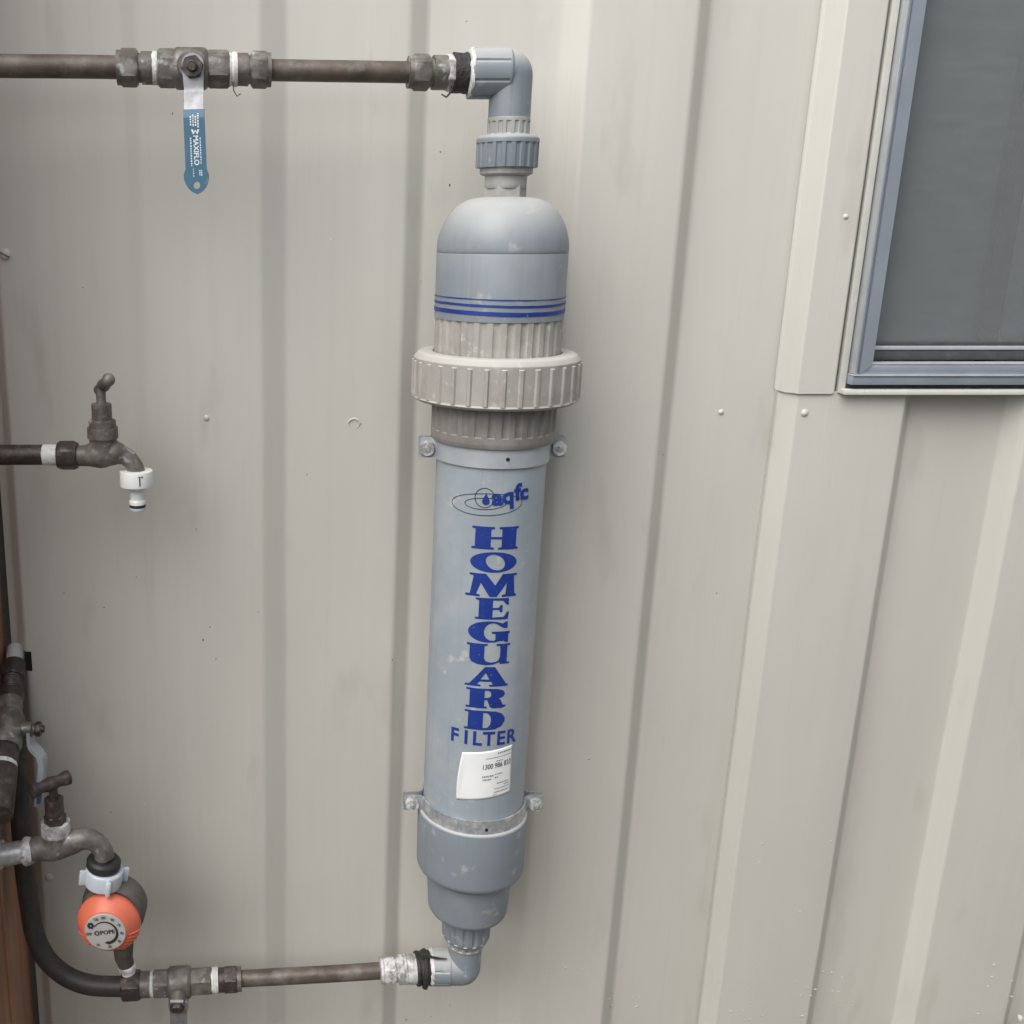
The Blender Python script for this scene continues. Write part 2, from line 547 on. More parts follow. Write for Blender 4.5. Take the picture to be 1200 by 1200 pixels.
def rows(z0, z1, step=0.06, extra=()):
    n = max(1, int((z1 - z0) / step))
    zs = [z0 + (z1 - z0) * k / n for k in range(n + 1)] + list(extra)
    return sorted(set(zs))


DEP = 0.020
NZ0, NZ1 = Z(781, 0.01), Z(758, 0.01)
p1 = fillet([(-0.3225, 0.010), (-0.314, 0.010), (-0.303, -0.004), (-0.2965, -0.004), (-0.165, -0.004), (-0.150, 0.0), (-0.026, 0.0), (0.000, 0.013), (0.126, 0.012), (0.145, 0.026), (0.255, 0.020), (0.280, 0.016),
             (0.302, 0), (0.411, 0), (0.429, DEP), (0.543, DEP), (0.557, 0), (0.574, 0)], 0.004)
sheet('cladding_sheet', p1, rows(0.02, WALL_TOP, 0.06, (NZ0, NZ1, (NZ0 + NZ1) / 2)), M['paint'], wall,
      skip=lambda x, z: x < -0.2965 and NZ0 < z < NZ1)
PR = 0.0018
pts = [(0.5405, DEP - 0.006), (0.5445, DEP - 0.0045), (0.558, -PR), (0.677, -PR), (0.694, DEP - PR), (0.801, DEP - PR), (0.815, -PR), (0.932, -PR), (0.952, DEP - PR)]
xx = 1.046
while xx < 2.3:
    pts += [(xx, DEP - PR), (xx + 0.016, -PR), (xx + 0.136, -PR), (xx + 0.158, DEP - PR)]
    xx += 0.26
p2 = fillet(pts, 0.0025)
sheet('cladding_sheet', p2, rows(0.02, SILL_Z + 0.0015, 0.06), M['paint'], wall)
WIN_X1, WIN_Z1 = 1.86, 2.10
p3 = fillet([(WIN_X1 + 0.06, DEP - PR)] + [p for p in pts if p[0] > WIN_X1 + 0.1])
sheet('cladding_sheet', p3, rows(SILL_Z - 0.003, WALL_TOP, 0.06), M['paint'], wall)
p4 = fillet([p for p in pts if 0.56 < p[0] < WIN_X1])
sheet('cladding_sheet', p4, rows(WIN_Z1 + 0.03, WALL_TOP, 0.06), M['paint'], wall)

# vertical cover flashing beside the window, lower corners rounded
FX0, FX1 = 0.5395, 0.5975


def fl_bottom(x):
    z = Z(461.5, -0.004)
    for e, r in ((FX0, 0.010), (FX1, 0.008)):
        d = abs(x - e)
        if d < r: z += (r - math.sqrt(max(0, r * r - (r - d) ** 2))) * 0.4
    return z + 0.0006 * noise.noise(Vector((x * 160, 0, 0)))


pf = fillet([(FX0, DEP - 0.004), (0.5425, DEP - 0.005), (0.5555, -0.0046), (0.5955, -0.0048), (FX1, -0.002)], 0.0015)
sheet('cover_flashing', pf, rows(Z(459, 0), WALL_TOP, 0.05, (Z(456, 0), Z(452, 0))), M['paint'], wall, bottoms=fl_bottom, dense=0.003, warp=0.0007)
# near-black sheets stand in for the unlit cavity behind the cladding
MB().box((-0.345, 0.036, 0.01), (0.60, 0.05, WALL_TOP)).build('cavity_dark_sheet', M['void'], wall)
MB().box((0.6005, 0.032, 0.01), (2.35, 0.05, SILL_Z - 0.02)).build('cavity_dark_sheet', M['void'], wall)


def screw(px, py, Y, r, slot=False, pop=False):
    c = P(px, py, Y)
    mb = MB()
    if slot:
        mb.lathe(c + Vector((0, 0.002, 0)), (0, -1, 0), [(0, r), (0.0035, r * 0.95), (0.0058, r * 0.6), (0.0064, 0)], 20, 0)
        o = mb.build('screw', M['paint'], wall)
        s = MB().box((-r * 0.95, -0.0006, -r * 0.09), (r * 0.95, 0.0006, r * 0.09))
        rot = Matrix.Rotation(R(28), 3, 'Y')
        s.v = [rot @ v + c + Vector((0, -0.0043, 0)) for v in s.v]
        s.build('slot', M['speck'], o)
    else:
        mb.lathe(c + Vector((0, 0.002, 0)), (0, -1, 0), [(0, r * 1.1), (0.0022, r * 1.1), (0.0032, r * 0.8), (0.0040, r * 0.3), (0.0042, 0)], 16, 0)
        mb.wobble(0.0003, 400)
        mb.build('rivet', M['paint'], wall)


screw(6, 298, -0.004, 0.0062, slot=True)
screw(57, 1028, -0.004, 0.0052, slot=False)
for a in ((242, 490, 0, 0.0033), (845, 483, DEP, 0.0030), (943, 484, -0.002, 0.0038), (991, 254, -0.0045, 0.0028), (192, 80, 0.0, 0.001)):
    if a[3] > 0.002: screw(*a)


def wall_y(x):
    for (a, c) in zip(p1[:-1], p1[1:]):
        if a[0] <= x <= c[0]: return a[1] + (c[1] - a[1]) * (x - a[0]) / max(1e-9, c[0] - a[0])
    return 0.0


# chipped paint and stuck specks
mb = MB()
c = P(415, 496, 0.0125)
pts_ = []
for k in range(15):
    th = R(-60 + k * 20)
    pts_.append(c + Vector((math.cos(th) * 0.0062, -0.0006, math.sin(th) * 0.0052)))
mb.tube(pts_, [0.0004 + 0.0011 * math.sin(math.pi * k / 14) for k in range(15)], 8)
mb.tube([c + Vector((0.003, -0.0004, 0.003)), c + Vector((0.006, -0.001, 0.0015)), c + Vector((0.0085, -0.0006, -0.001))], [0.0006, 0.001, 0.0004], 8)
mb.wobble(0.0006, 300)
mb.build('paint_blister', M['paint'], wall)
sp = MB().ball((0, 0, 0), 1, 8, 5)
first = None
for (px, py, s, w) in ((216, 118, .8, 0), (185, 463, .8, 1), (75, 695, .7, 0), (122, 712, .7, 0), (238, 750, 1.1, 0), (253, 772, .7, 0), (303, 717, .6, 0), (230, 620, .6, 0),
                       (360, 556, .6, 0), (460, 773, .8, 0), (388, 280, 1.3, 2), (516, 178, .7, 0), (527, 217, 1.1, 0), (547, 25, .8, 0), (160, 676, .6, 0), (80, 520, .7, 0),
                       (130, 952, .8, 0), (170, 942, .7, 2), (102, 1136, .7, 0), (527, 1178, .8, 0), (476, 1195, 1.0, 0), (505, 1191, .7, 0), (690, 890, .8, 0), (673, 446, .6, 0),
                       (777, 533, .7, 0), (715, 1180, .7, 0), (298, 635, .8, 2), (246, 735, .7, 0), (97, 337, .6, 0), (840, 695, .6, 0), (683, 401, .8, 1), (493, 328, .8, 2), (202, 133, .7, 0)):
    x0 = P(px, py, 0).x
    y0 = wall_y(x0)
    cc = P(px, py, y0)
    a = random.random() * 3
    o_ = MB()
    q = Matrix.Rotation(a, 3, 'Y')
    for v in sp.v:
        vv = Vector((v.x * 0.0015 * s, v.y * 0.0005, v.z * 0.0008 * s))
        o_.v.append(q @ vv + cc)
    o_.f = list(sp.f)
    o_.build(('dirt_speck', 'paint_drip', 'paint_chip')[w], M[('speck', 'paint', 'chip')[w]], wall)

mb = MB()
for (x0, x1, y0, y1, n) in ((830, 905, 1110, 1195, 26), (930, 1010, 1150, 1198, 22), (640, 760, 1120, 1195, 8), (1060, 1190, 1120, 1195, 10), (850, 1000, 960, 1080, 6)):
    for k in range(n):
        c = P(random.uniform(x0, x1), random.uniform(y0, y1), -0.0016)
        near = min(p2, key=lambda q: abs(q[0] - c.x)) if c.x > 0.53 else None
        yy = near[1] if near else wall_y(c.x)
        n0 = len(mb.v)
        r = random.uniform(0.0008, 0.0019)
        for v in sp.v: mb.v.append(Vector((c.x + v.x * r * 1.3, yy + v.y * 0.0006, c.z + v.z * r)))
        mb.f += [tuple(n0 + i for i in f) for f in sp.f]
tag(mb.build('paint_blisters', M['paint'], wall, angle=60), kind='stuff')

# ------------------------------------------------------------------ window
win = thing('window', 'grey aluminium window with insect screen set in the cream cladding', 'window', (1.2, 0.0, SILL_Z))
wx0 = 0.6035
zb = lambda py, Y=-0.012: Z(py, Y)
FY = -0.014
# bottom strip of painted sill
MB().box((0.6025, -0.013, zb(463)), (WIN_X1, 0.03, zb(456.5)), 0.0012).wobble(0.0004, 60).build('sill', M['putty'], win)
MB().box((wx0 + 0.001, -0.004, zb(456.6)), (WIN_X1, 0.03, zb(450.5))).build('shadow_gap', M['dark_track'], win)
fr_ = thing  # frame pieces
zf0, zf1, zf2 = zb(450.8), zb(440.6), zb(427.5)
z_in = zf2
# bottom rail: lower lip, bead, face
MB().box((wx0 + 0.0045, FY, zf0), (WIN_X1, 0.028, zf1), 0.0006).build('frame_lower_lip', M['alu'], win)
MB().box((wx0 + 0.0045, FY - 0.0025, zf1 + 0.0002), (WIN_X1, 0.02, zf1 + 0.0018), 0.0005).build('frame_bead', M['alu_bright'], win)
MB().box((wx0 + 0.0115, FY + 0.001, zf1 + 0.0020), (WIN_X1 - 0.011, 0.0035, zf2), 0.0008).build('frame_rail', M['alu'], win)
MB().box((wx0 + 0.0240, FY + 0.0005, zf2 + 0.0002), (WIN_X1 - 0.025, 0.001, zf2 + 0.0022), 0.0006).build('frame_bead', M['alu_bright'], win)
# left jamb
zt = WIN_Z1
MB().box((wx0 - 0.0035, -0.0045, zb(462)), (wx0 + 0.0038, 0.02, zt), 0.0008).wobble(0.0003, 40).build('frame_flange', M['putty'], win)
MB().box((wx0 + 0.004, 0.0, zf0), (wx0 + 0.0052, 0.02, zt)).build('shadow_gap', M['dark_track'], win)
MB().box((wx0 + 0.0054, FY - 0.001, zf1 + 0.0022), (wx0 + 0.0082, 0.02, zt), 0.0007).build('frame_bead', M['alu_bright'], win)
MB().box((wx0 + 0.0084, FY + 0.0018, zf1 + 0.0022), (wx0 + 0.0113, 0.02, zt), 0.0005).build('frame_step', M['alu'], win)
mb = MB()
jx0, jx1 = wx0 + 0.0115, wx0 + 0.0240
# mitred jamb face
for (x, zz) in ((jx0, zf1 + 0.0022), (jx1, zf2 + 0.0004), (jx1, zt), (jx0, zt)):
    for yy in (FY - 0.0006, 0.004): mb.v.append(Vector((x, yy, zz)))
mb.f = [(0, 2, 4, 6), (1, 3, 5, 7), (0, 1, 3, 2), (2, 3, 5, 4), (4, 5, 7, 6), (6, 7, 1, 0)]
mb.build('frame_jamb', M['alu'], win, angle=20)
MB().box((WIN_X1 - 0.025, FY, zf1), (WIN_X1, 0.03, zt), 0.001).build('frame_jamb', M['alu'], win)
MB().box((wx0, FY, zt + 0.0005), (WIN_X1, 0.03, zt + 0.03), 0.001).build('frame_head', M['alu'], win)
MB().box((wx0 - 0.004, -0.018, zt + 0.031), (WIN_X1 + 0.01, 0.03, zt + 0.034)).build('head_flashing', M['paint'], win)
# recessed track and screen rail
MB().box((jx1 - 0.002, 0.004, zf1 + 0.003), (WIN_X1 - 0.02, 0.030, zf2 - 0.002)).build('sill_track', M['dark_track'], win)
YS = 0.010
MB().box((jx1 - 0.001, 0.0085, Z(421.5, YS)), (WIN_X1 - 0.022, 0.018, Z(410, YS)), 0.0004).build('screen_rail', M['dark_track'], win)
MB().box((jx1 - 0.001, 0.0070, Z(409.5, YS)), (WIN_X1 - 0.022, 0.0160, Z(405, YS)), 0.0006).build('screen_bead', M['alu_bright'], win)
MB().box((jx1 - 0.001, 0.0085, Z(404.5, YS)), (WIN_X1 - 0.022, 0.0150, Z(400, YS)), 0.0006).build('screen_spline', M['dark_track'], win)
MB().box((jx1 - 0.004, 0.0120, Z(400, YS) - 0.002), (WIN_X1 - 0.022, 0.0126, zt)).build('insect_screen', M['screen'], win)
MB().box((jx1 - 0.004, 0.034, Z(430, 0.03)), (WIN_X1 - 0.022, 0.038, zt)).build('glass_pane', M['glass'], win)
MB().box((0.766, 0.0135, Z(425, 0.03)), (0.776, 0.032, zt), 0.001).build('fold_line_bar', M['void'], win)  # black bar standing in for the shade in a curtain fold
# curtain with shallow folds
mb = MB()
nx = 200
for j in range(2):
    for i in range(nx + 1):
        x = 0.64 + 1.25 * i / nx
        if x < 0.772: y = 0.052 + (0.772 - x) * 1.9
        elif x < 0.782: y = 0.052 + 0.035 * math.sin(math.pi * (x - 0.772) / 0.010)
        else: y = 0.056 + 0.010 * math.sin((x - 0.782) * 34) ** 2 + 0.004 * math.sin(x * 71)
        mb.v.append(Vector((x, y, SILL_Z - 0.05 if j == 0 else zt + 0.02)))
for i in range(nx):
    mb.f.append((i, i + 1, nx + 1 + i + 1, nx + 1 + i))
mb.thicken((0, 0.001, 0)).build('curtain', M['curtain'], win, angle=80)
# room behind
mb = MB()
a, c = Vector((0.56, 0.05, SILL_Z - 0.3)), Vector((2.0, 1.4, zt + 0.25))
mb.v = [Vector((x, y, z)) for x in (a.x, c.x) for y in (a.y, c.y) for z in (a.z, c.z)]
mb.f = [(0, 1, 3, 2), (4, 6, 7, 5), (2, 3, 7, 6), (0, 2, 6, 4), (1, 5, 7, 3)]
mb.build('room_shell', M['room'], win)

# ------------------------------------------------------------------ timber return beside the wall
fence = thing('timber_screen', 'orange stained timber board screen standing at the end of the cladding', 'timber screen', (-0.35, -0.25, 0))
TX = -0.3315
for k in range(3):
    y1 = 0.012 - k * 0.094
    mb = MB().box((TX - 0.019, y1 - 0.090, 0.0), (TX + random.uniform(-.0015, .0015), y1, 2.1), 0.002)
    mb.wobble(0.0008, 9)
    mb.build('board', M['timber'], fence)
for zz in (0.35, 1.0, 1.75):
    MB().box((TX - 0.060, -0.27, zz), (TX - 0.0205, 0.01, zz + 0.07), 0.002).build('rail', M['timber'], fence)

# ------------------------------------------------------------------ fence added unseen behind the camera to dim the lower and right wall
bf = thing('added_shade_fence', 'added grey steel fence, unseen behind the camera, that keeps light off the wall', 'fence', (1.5, -2.05, 0))
for k in range(4):
    x0, ht = -4.2 + k * 2.4, (1.2, 1.2, 2.4, 2.4)[k]
    fp, xx = [], x0
    while xx < x0 + 2.36:
        fp += [(xx, -2.05), (xx + 0.06, -2.05), (xx + 0.09, -2.085), (xx + 0.15, -2.085), (xx + 0.18, -2.05)]
        xx += 0.20
    mbf = MB()
    for z in (0.03, ht):
        for p in fp: mbf.v.append(Vector((p[0], p[1], z)))
    for i in range(len(fp) - 1): mbf.f.append((i, i + 1, len(fp) + i + 1, len(fp) + i))
    mbf.thicken((0, -0.001, 0)).build('shade_fence_panel', M['fence'], bf, angle=20)
    MB().box((x0 - 0.035, -2.10, 0), (x0 - 0.003, -2.04, ht + 0.05), 0.003).build('post', M['fence'], bf)
    MB().box((x0, -2.095, ht + 0.001), (x0 + 2.36, -2.045, ht + 0.03), 0.003).build('top_rail', M['fence'], bf)

# ------------------------------------------------------------------ printing helpers
def flat_print(mb, loops, fn, grid=0.0025):
    """2D loops (outer + holes) cut into strips and mapped through fn(u, v)"""
    tris = tessellate_polygon([[Vector((p[0], p[1], 0)) for p in l] for l in loops])
    pts = [p for l in loops for p in l]
    bm = bmesh.new()
    vs = [bm.verts.new((p[0], p[1], 0)) for p in pts]
    for t in tris:
        try: bm.faces.new([vs[i] for i in t])
        except ValueError: pass
    cut_map(mb, bm, fn, grid)


def cut_map(mb, bm, fn, grid):
    if grid:
        us = [v.co.x for v in bm.verts]
        u = min(us) + grid
        while u < max(us):
            bmesh.ops.bisect_plane(bm, geom=bm.verts[:] + bm.edges[:] + bm.faces[:], plane_co=(u, 0, 0), plane_no=(1, 0, 0))
            u += grid
    n0 = len(mb.v)
    bm.verts.index_update()
    for v in bm.verts: mb.v.append(Vector(fn(v.co.x, v.co.y)))
    for f in bm.faces: mb.f.append(tuple(n0 + v.index for v in f.verts))
    bm.free()


def text_print(mb, body, size, fn, grid=0.0025, offset=0.0, place=None, align='CENTER', sx=1.0, shear=0.0):
    cu = bpy.data.curves.new('lettering', 'FONT')
    cu.body = body
    cu.size = size
    cu.offset = offset
    cu.align_x = align
    cu.align_y = 'CENTER'
    cu.shear = shear
    cu.resolution_u = 3
    ob = bpy.data.objects.new('lettering', cu)
    COL.objects.link(ob)
    bpy.context.view_layer.update()
    me = bpy.data.meshes.new_from_object(ob.evaluated_get(bpy.context.evaluated_depsgraph_get()))
    bpy.data.objects.remove(ob)
    bm = bmesh.new()
    bm.from_mesh(me)
    bpy.data.meshes.remove(me)
    for v in bm.verts:
        v.co.x *= sx
        if place:
            a, du, dv = place
            x, y = v.co.x, v.co.y
            v.co.x, v.co.y = x * math.cos(a) - y * math.sin(a) + du, x * math.sin(a) + y * math.cos(a) + dv
    cut_map(mb, bm, fn, grid)


def ell(cx, cy, rx, ry, n=40, rot=0.0, a0=0.0, a1=360.0):
    out = []
    for i in range(n):
        t = R(a0 + (a1 - a0) * i / (n if a1 - a0 >= 360 else n - 1))
        x, y = rx * math.cos(t), ry * math.sin(t)
        out.append((cx + x * math.cos(rot) - y * math.sin(rot), cy + x * math.sin(rot) + y * math.cos(rot)))
    return out


# ------------------------------------------------------------------ filter
AX, AY = 0.2105, -0.085
flt = thing('water_filter', 'tall grey plastic cartridge water filter with blue lettering mounted on the cladding', 'water filter', (AX, AY, Z(1165, AY)))
zA = lambda py: Z(py, AY)
rA = lambda wpx, py: wpx * 0.5 * S(py, AY)


def vert(mb, rowspec, **kw):
    """vertical lathe from (photo y, radius) pairs listed downwards"""
    rs = list(reversed(rowspec))
    z0 = zA(rs[0][0])
    prof = [(zA(py) - z0, r) for py, r in rs]
    return mb.lathe((AX, AY, z0), (0, 0, 1), prof, **kw)


RB = 0.0555
body = vert(MB(), [(500, RB), (950, RB)], seg=128, b=0).build('body_pipe', M['pvc'], flt)
RC = 0.0632
# domed cap
dome = []
for k in range(0, 15):
    t = k / 14
    a = R(90 * t)
    dome.append((zA(230) + 0, 0))
z_d0, z_d1 = zA(296), zA(231)
prof = [(zA(372) - z_d0, RC * 0.995), (-0.0012, RC * 0.997), (-0.0002, RC * 0.99), (0.0006, RC * 0.997)]
H_ = z_d1 - z_d0
for k in range(0, 16):
    a = R(90 * k / 15)
    rr = 0.017 + (RC - 0.017) * math.cos(a) ** 0.80
    prof.append((0.003 + (H_ - 0.003) * math.sin(a) ** 1.12, rr))
cap = MB().lathe((AX, AY, z_d0), (0, 0, 1), prof, seg=128, b=0).build('domed_cap', M['pvc_fit'], flt, angle=50)
# blue bands round the cap, slightly uneven
for (py, th, amp) in ((346.5, 0.0011, 0.0006), (353.5, 0.0022, 0.0008), (362.0, 0.0038, 0.0008)):
    mb = MB()
    seg = 160
    z0 = zA(py)
    for j in (0, 1):
        for i in range(seg):
            an = 2 * math.pi * i / seg
            dz = amp * math.sin(an * 2 + 1) + 0.0003 * noise.noise(Vector((an * 6, py, j * 9.0)))
            mb.v.append(Vector((AX + math.cos(an) * (RC + 0.0003), AY + math.sin(an) * (RC + 0.0003), z0 + dz - th / 2 + j * th)))
    for i in range(seg):
        mb.f.append((i, (i + 1) % seg, seg + (i + 1) % seg, seg + i))
    mb.build('blue_band', M['blue_ink'], cap)
# ribbed tailpiece, union nut, lower ribbed end
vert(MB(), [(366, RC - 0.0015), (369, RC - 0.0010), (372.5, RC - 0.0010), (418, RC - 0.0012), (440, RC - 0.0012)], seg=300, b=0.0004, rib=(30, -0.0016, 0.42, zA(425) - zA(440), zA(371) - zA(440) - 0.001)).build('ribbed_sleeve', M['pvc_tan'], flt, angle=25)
RN = 0.0832
zn0, zn1 = zA(467), zA(411)
hn = zn1 - zn0
prof = [(0, RC + 0.003), (0, RN - 0.004), (0.003, RN - 0.0003), (0.0045, RN - 0.0014), (hn * 0.5, RN - 0.0014), (hn - 0.010, RN - 0.0014), (hn - 0.006, RN - 0.0012), (hn - 0.0015, RN - 0.0050), (hn, RN - 0.008), (hn, RC + 0.0005), (hn - 0.004, RC - 0.001)]
MB().lathe((AX, AY, zn0), (0, 0, 1), prof, seg=384, b=0.0005, rib=(32, 0.0018, 0.26, 0.0044, hn - 0.0085)).build('union_nut', M['pvc_tan'], flt, angle=30)
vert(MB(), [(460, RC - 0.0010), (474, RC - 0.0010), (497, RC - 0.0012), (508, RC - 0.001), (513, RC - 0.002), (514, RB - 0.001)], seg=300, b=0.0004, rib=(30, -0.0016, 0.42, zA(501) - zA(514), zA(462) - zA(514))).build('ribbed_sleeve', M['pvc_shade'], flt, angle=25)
# lower socket, reducer, bush
vert(MB(), [(944, RB - 0.001), (944.6, RC - 0.0038), (946.5, RC - 0.0022), (1007, RC - 0.0028), (1011, RC - 0.0045), (1018, 0.0490), (1020, 0.0465)], seg=96, b=0.0012).build('lower_socket', M['pvc_fit'], flt, angle=40)
vert(MB(), [(1012, 0.0475), (1030, 0.0473), (1059, 0.0452), (1063, 0.0428), (1067, 0.0330), (1068, 0.029)], seg=96, b=0.0012).build('reducer', M['pvc_fit'], flt, angle=40)
vert(MB(), [(1066, 0.0280), (1075, 0.0280), (1092, 0.0278), (1097, 0.0255), (1100, 0.019)], seg=160, b=0.0012, rib=(16, -0.0014, 0.4, zA(1094) - zA(1100), 1.0)).build('bush', M['pvc_fit'], flt, angle=30)

# top: neck, union, elbow
RP = 0.0196
vert(MB(), [(218, 0.0200), (219, 0.0203), (232, 0.0203), (240, 0.0203)], seg=6, b=0).build('hex_neck', M['pvc_dirty'], flt)
vert(MB(), [(196, 0.0200), (218, 0.0198), (221, 0.0190)], seg=64).build('neck', M['pvc_dirty'], flt)
vert(MB(), [(194, 0.0250), (204, 0.0250), (206, 0.0215)], seg=64).build('union_ring', M['pvc_dirty'], flt)
zn0, zn1 = zA(197), zA(159)
hn = zn1 - zn0
MB().lathe((AX, AY, zn0), (0, 0, 1), [(0, 0.0225), (0, 0.0293), (hn - 0.0075, 0.0293), (hn - 0.0068, 0.0296), (hn - 0.0030, 0.0294), (hn, 0.0268), (hn, 0.0205)], seg=200, b=0.0008,
           rib=(20, -0.0013, 0.45, -0.001, hn - 0.0072)).build('small_union_nut', M['pvc_fit'], flt, angle=30)
vert(MB(), [(136, 0.0192), (140, 0.0199), (160, 0.0199), (163, 0.0190)], seg=160, b=0.0004, rib=(16, -0.0012, 0.45, zA(158) - zA(163), zA(143) - zA(163))).build('ribbed_collar', M['pvc_dirty'], flt, angle=30)
EZ = zA(86)                                       # upper elbow
EX = AX
RE = 0.0212


def elbow(z_end, zc, x_end, r, rv):
    """short-radius elbow: two legs that meet in a rounded corner"""
    mb = MB()
    k = 0.0035
    sg = 1 if z_end < zc else -1
    path, rad = [Vector((AX, AY, z_end)), Vector((AX, AY, zc - sg * r * 1.05))], [rv, rv]
    for i in range(15):
        a = R(90 * i / 14)
        path.append(Vector((AX - k + k * math.cos(a), AY, zc - sg * k + sg * k * math.sin(a))))
        rad.append(rv + (r - rv) * i / 14)
    path.append(Vector((x_end, AY, zc)))
    rad.append(r)
    mb.tube(path, rad, 56)
    return mb.build('elbow', M['pvc_fit'], flt, angle=60)


elbow(zA(141), EZ, AX - 0.036, 0.0206, RP)
sx1 = P(550, 86, AY).x
mb = MB().lathe((sx1, AY, EZ), (1, 0, 0), [(0, 0.0185), (0, 0.0220), (0.0020, 0.0226), (0.0360, 0.0226), (0.0385, 0.0200)], seg=192, b=0.0006, rib=(8, -0.0012, 0.14, 0.0015, 0.0345), phase=R(10))
mb.build('elbow_socket', M['pvc_fit'], flt, angle=30)
# lower elbow
LZ = zA(1133)
elbow(zA(1088), LZ, AX - 0.030, 0.0205, 0.0192)
lx1 = P(503, 1135, AY).x
MB().lathe((lx1, AY, LZ), (1, 0, 0), [(0, 0.0180), (0, 0.0205), (0.002, 0.0212), (0.0230, 0.0212), (0.0255, 0.019)], seg=144, b=0.0006, rib=(8, -0.0011, 0.14, 0.0015, 0.0215), phase=R(20)).build('elbow_socket', M['pvc_fit'], flt, angle=30)
vert(MB(), [(1091, 0.0212), (1105, 0.0212), (1107, 0.0195)], seg=144, b=0.0005, rib=(14, -0.0012, 0.45, zA(1104) - zA(1107), 1)).build('ribbed_collar', M['pvc_dirty'], flt, angle=30)


# --- printing on the pipe
def cyl_hit(px, py, r):
    d = ray(px, py)
    ox, oy = -AX, -CAM_D - AY
    A = d.x ** 2 + d.y ** 2
    B = 2 * (ox * d.x + oy * d.y)
    C_ = ox * ox + oy * oy - r * r
    t = (-B - math.sqrt(max(0.0, B * B - 4 * A * C_))) / (2 * A)
    x, y, z = ox + d.x * t, oy + d.y * t, CAM_H + d.z * t
    return math.atan2(x, -y) * r, z              # arc length from the front line, height


def on_pipe(u, v, r=RB + 0.0004):
    a = u / RB
    return (AX + math.sin(a) * r, AY - math.cos(a) * r, v)


def pix_box(l, t, r, b):
    u0 = cyl_hit(l, (t + b) / 2, RB)[0]
    u1 = cyl_hit(r, (t + b) / 2, RB)[0]
    z1 = cyl_hit((l + r) / 2, t, RB)[1]
    z0 = cyl_hit((l + r) / 2, b, RB)[1]
    return u0, u1, z0, z1


GLY = {}
GLY['H'] = [[(0, 0), (.47, 0), (.47, .09), (.40, .11), (.40, .46), (.63, .46), (.63, .11), (.56, .09), (.56, 0), (1, 0), (1, .09), (.95, .11), (.95, .89), (1, .91), (1, 1), (.57, 1), (.57, .91), (.63, .89),
             (.63, .56), (.40, .56), (.40, .89), (.47, .91), (.47, 1), (0, 1), (0, .91), (.07, .89), (.07, .11), (0, .09)]]
GLY['O'] = [ell(.5, .5, .5, .5, 44), ell(.53, .5, .195, .385, 32, rot=R(10))]
GLY['M'] = [[(0, 0), (.28, 0), (.28, .09), (.21, .11), (.29, .60), (.47, 0), (.60, 0), (.79, .62), (.77, .11), (.70, .09), (.70, 0), (1, 0), (1, .09), (.96, .11), (.93, .89), (1, .92), (1, 1), (.70, 1), (.565, .50),
             (.38, 1), (.07, 1), (.07, .91), (.15, .89), (.09, .11), (0, .09)]]
GLY['E'] = [[(0, 0), (.97, 0), (1, .36), (.94, .36), (.84, .13), (.5, .1), (.5, .45), (.68, .46), (.72, .34), (.79, .34), (.79, .68), (.72, .68), (.68, .56), (.5, .55), (.5, .9), (.80, .88), (.91, .68), (.98, .68),
             (.97, 1), (0, 1), (0, .91), (.1, .89), (.1, .11), (0, .09)]]
GLY['G'] = [ell(.5, .5, .5, .5, 30, a0=52, a1=300) + [(.84, .07), (.92, .0), (.97, .02), (.97, .40), (1, .43), (1, .52), (.56, .52), (.56, .43), (.65, .40), (.65, .13)]
            + ell(.58, .5, .21, .41, 18, a0=-75, a1=-290) + [(.80, .72), (.87, .66), (.94, .68), (.93, .99), (.88, .98), (.83, .91)]]
GLY['U'] = [[(0, 1), (.47, 1), (.47, .91), (.40, .89), (.40, .32), (.44, .17), (.55, .11), (.66, .14), (.73, .22), (.76, .36), (.76, .89), (.67, .91), (.67, 1), (1, 1), (1, .91), (.93, .89), (.93, .12), (1, .1), (1, .03),
             (.77, .03), (.75, .12), (.62, .02), (.45, -.02), (.25, .02), (.12, .12), (.07, .3), (.07, .89), (0, .91)]]
GLY['A'] = [[(0, 0), (.36, 0), (.36, .09), (.28, .11), (.33, .25), (.59, .25), (.63, .11), (.55, .09), (.55, 0), (1, 0), (1, .09), (.95, .11), (.66, 1), (.44, 1), (.10, .11), (0, .09)], [(.35, .36), (.55, .36), (.46, .70)]]
GLY['R'] = [[(0, 0), (.52, 0), (.52, .09), (.45, .11), (.45, .42), (.52, .42), (.60, .05), (.68, .0), (.90, .0), (1, .06), (1, .14), (.92, .16), (.86, .42), (.80, .48), (.93, .58), (.97, .72), (.92, .88), (.78, .98), (.60, 1), (0, 1), (0, .91), (.09, .89), (.09, .11), (0, .09)],
            [(.45, .53), (.45, .90), (.55, .89), (.61, .81), (.61, .62), (.55, .54)]]
GLY['D'] = [[(0, 0), (.55, 0), (.76, .04), (.92, .18), (1, .42), (1, .60), (.92, .83), (.76, .96), (.55, 1), (0, 1), (0, .91), (.09, .89), (.09, .11), (0, .09)], [(.45, .1), (.45, .9), (.56, .88), (.63, .72), (.65, .5), (.63, .28), (.56, .12)]]
for ch, bx in zip('HOMEGUARD', ((553, 617.5, 607, 644), (551, 647, 605, 671), (545.7, 672.5, 605, 699.5), (557, 701, 596.5, 726), (548.5, 728, 597, 753), (546.5, 754.5, 597, 779), (545, 781.5, 595.5, 804.5), (546, 807, 592.5, 830), (544, 833, 591, 855.5))):
    u0, u1, z0, z1 = pix_box(*bx)
    mb = MB()
    flat_print(mb, [[(u0 + x * (u1 - u0), z0 + y * (z1 - z0)) for x, y in l] for l in GLY[ch]], on_pipe)
    mb.build('letter', M['blue_ink'], body)
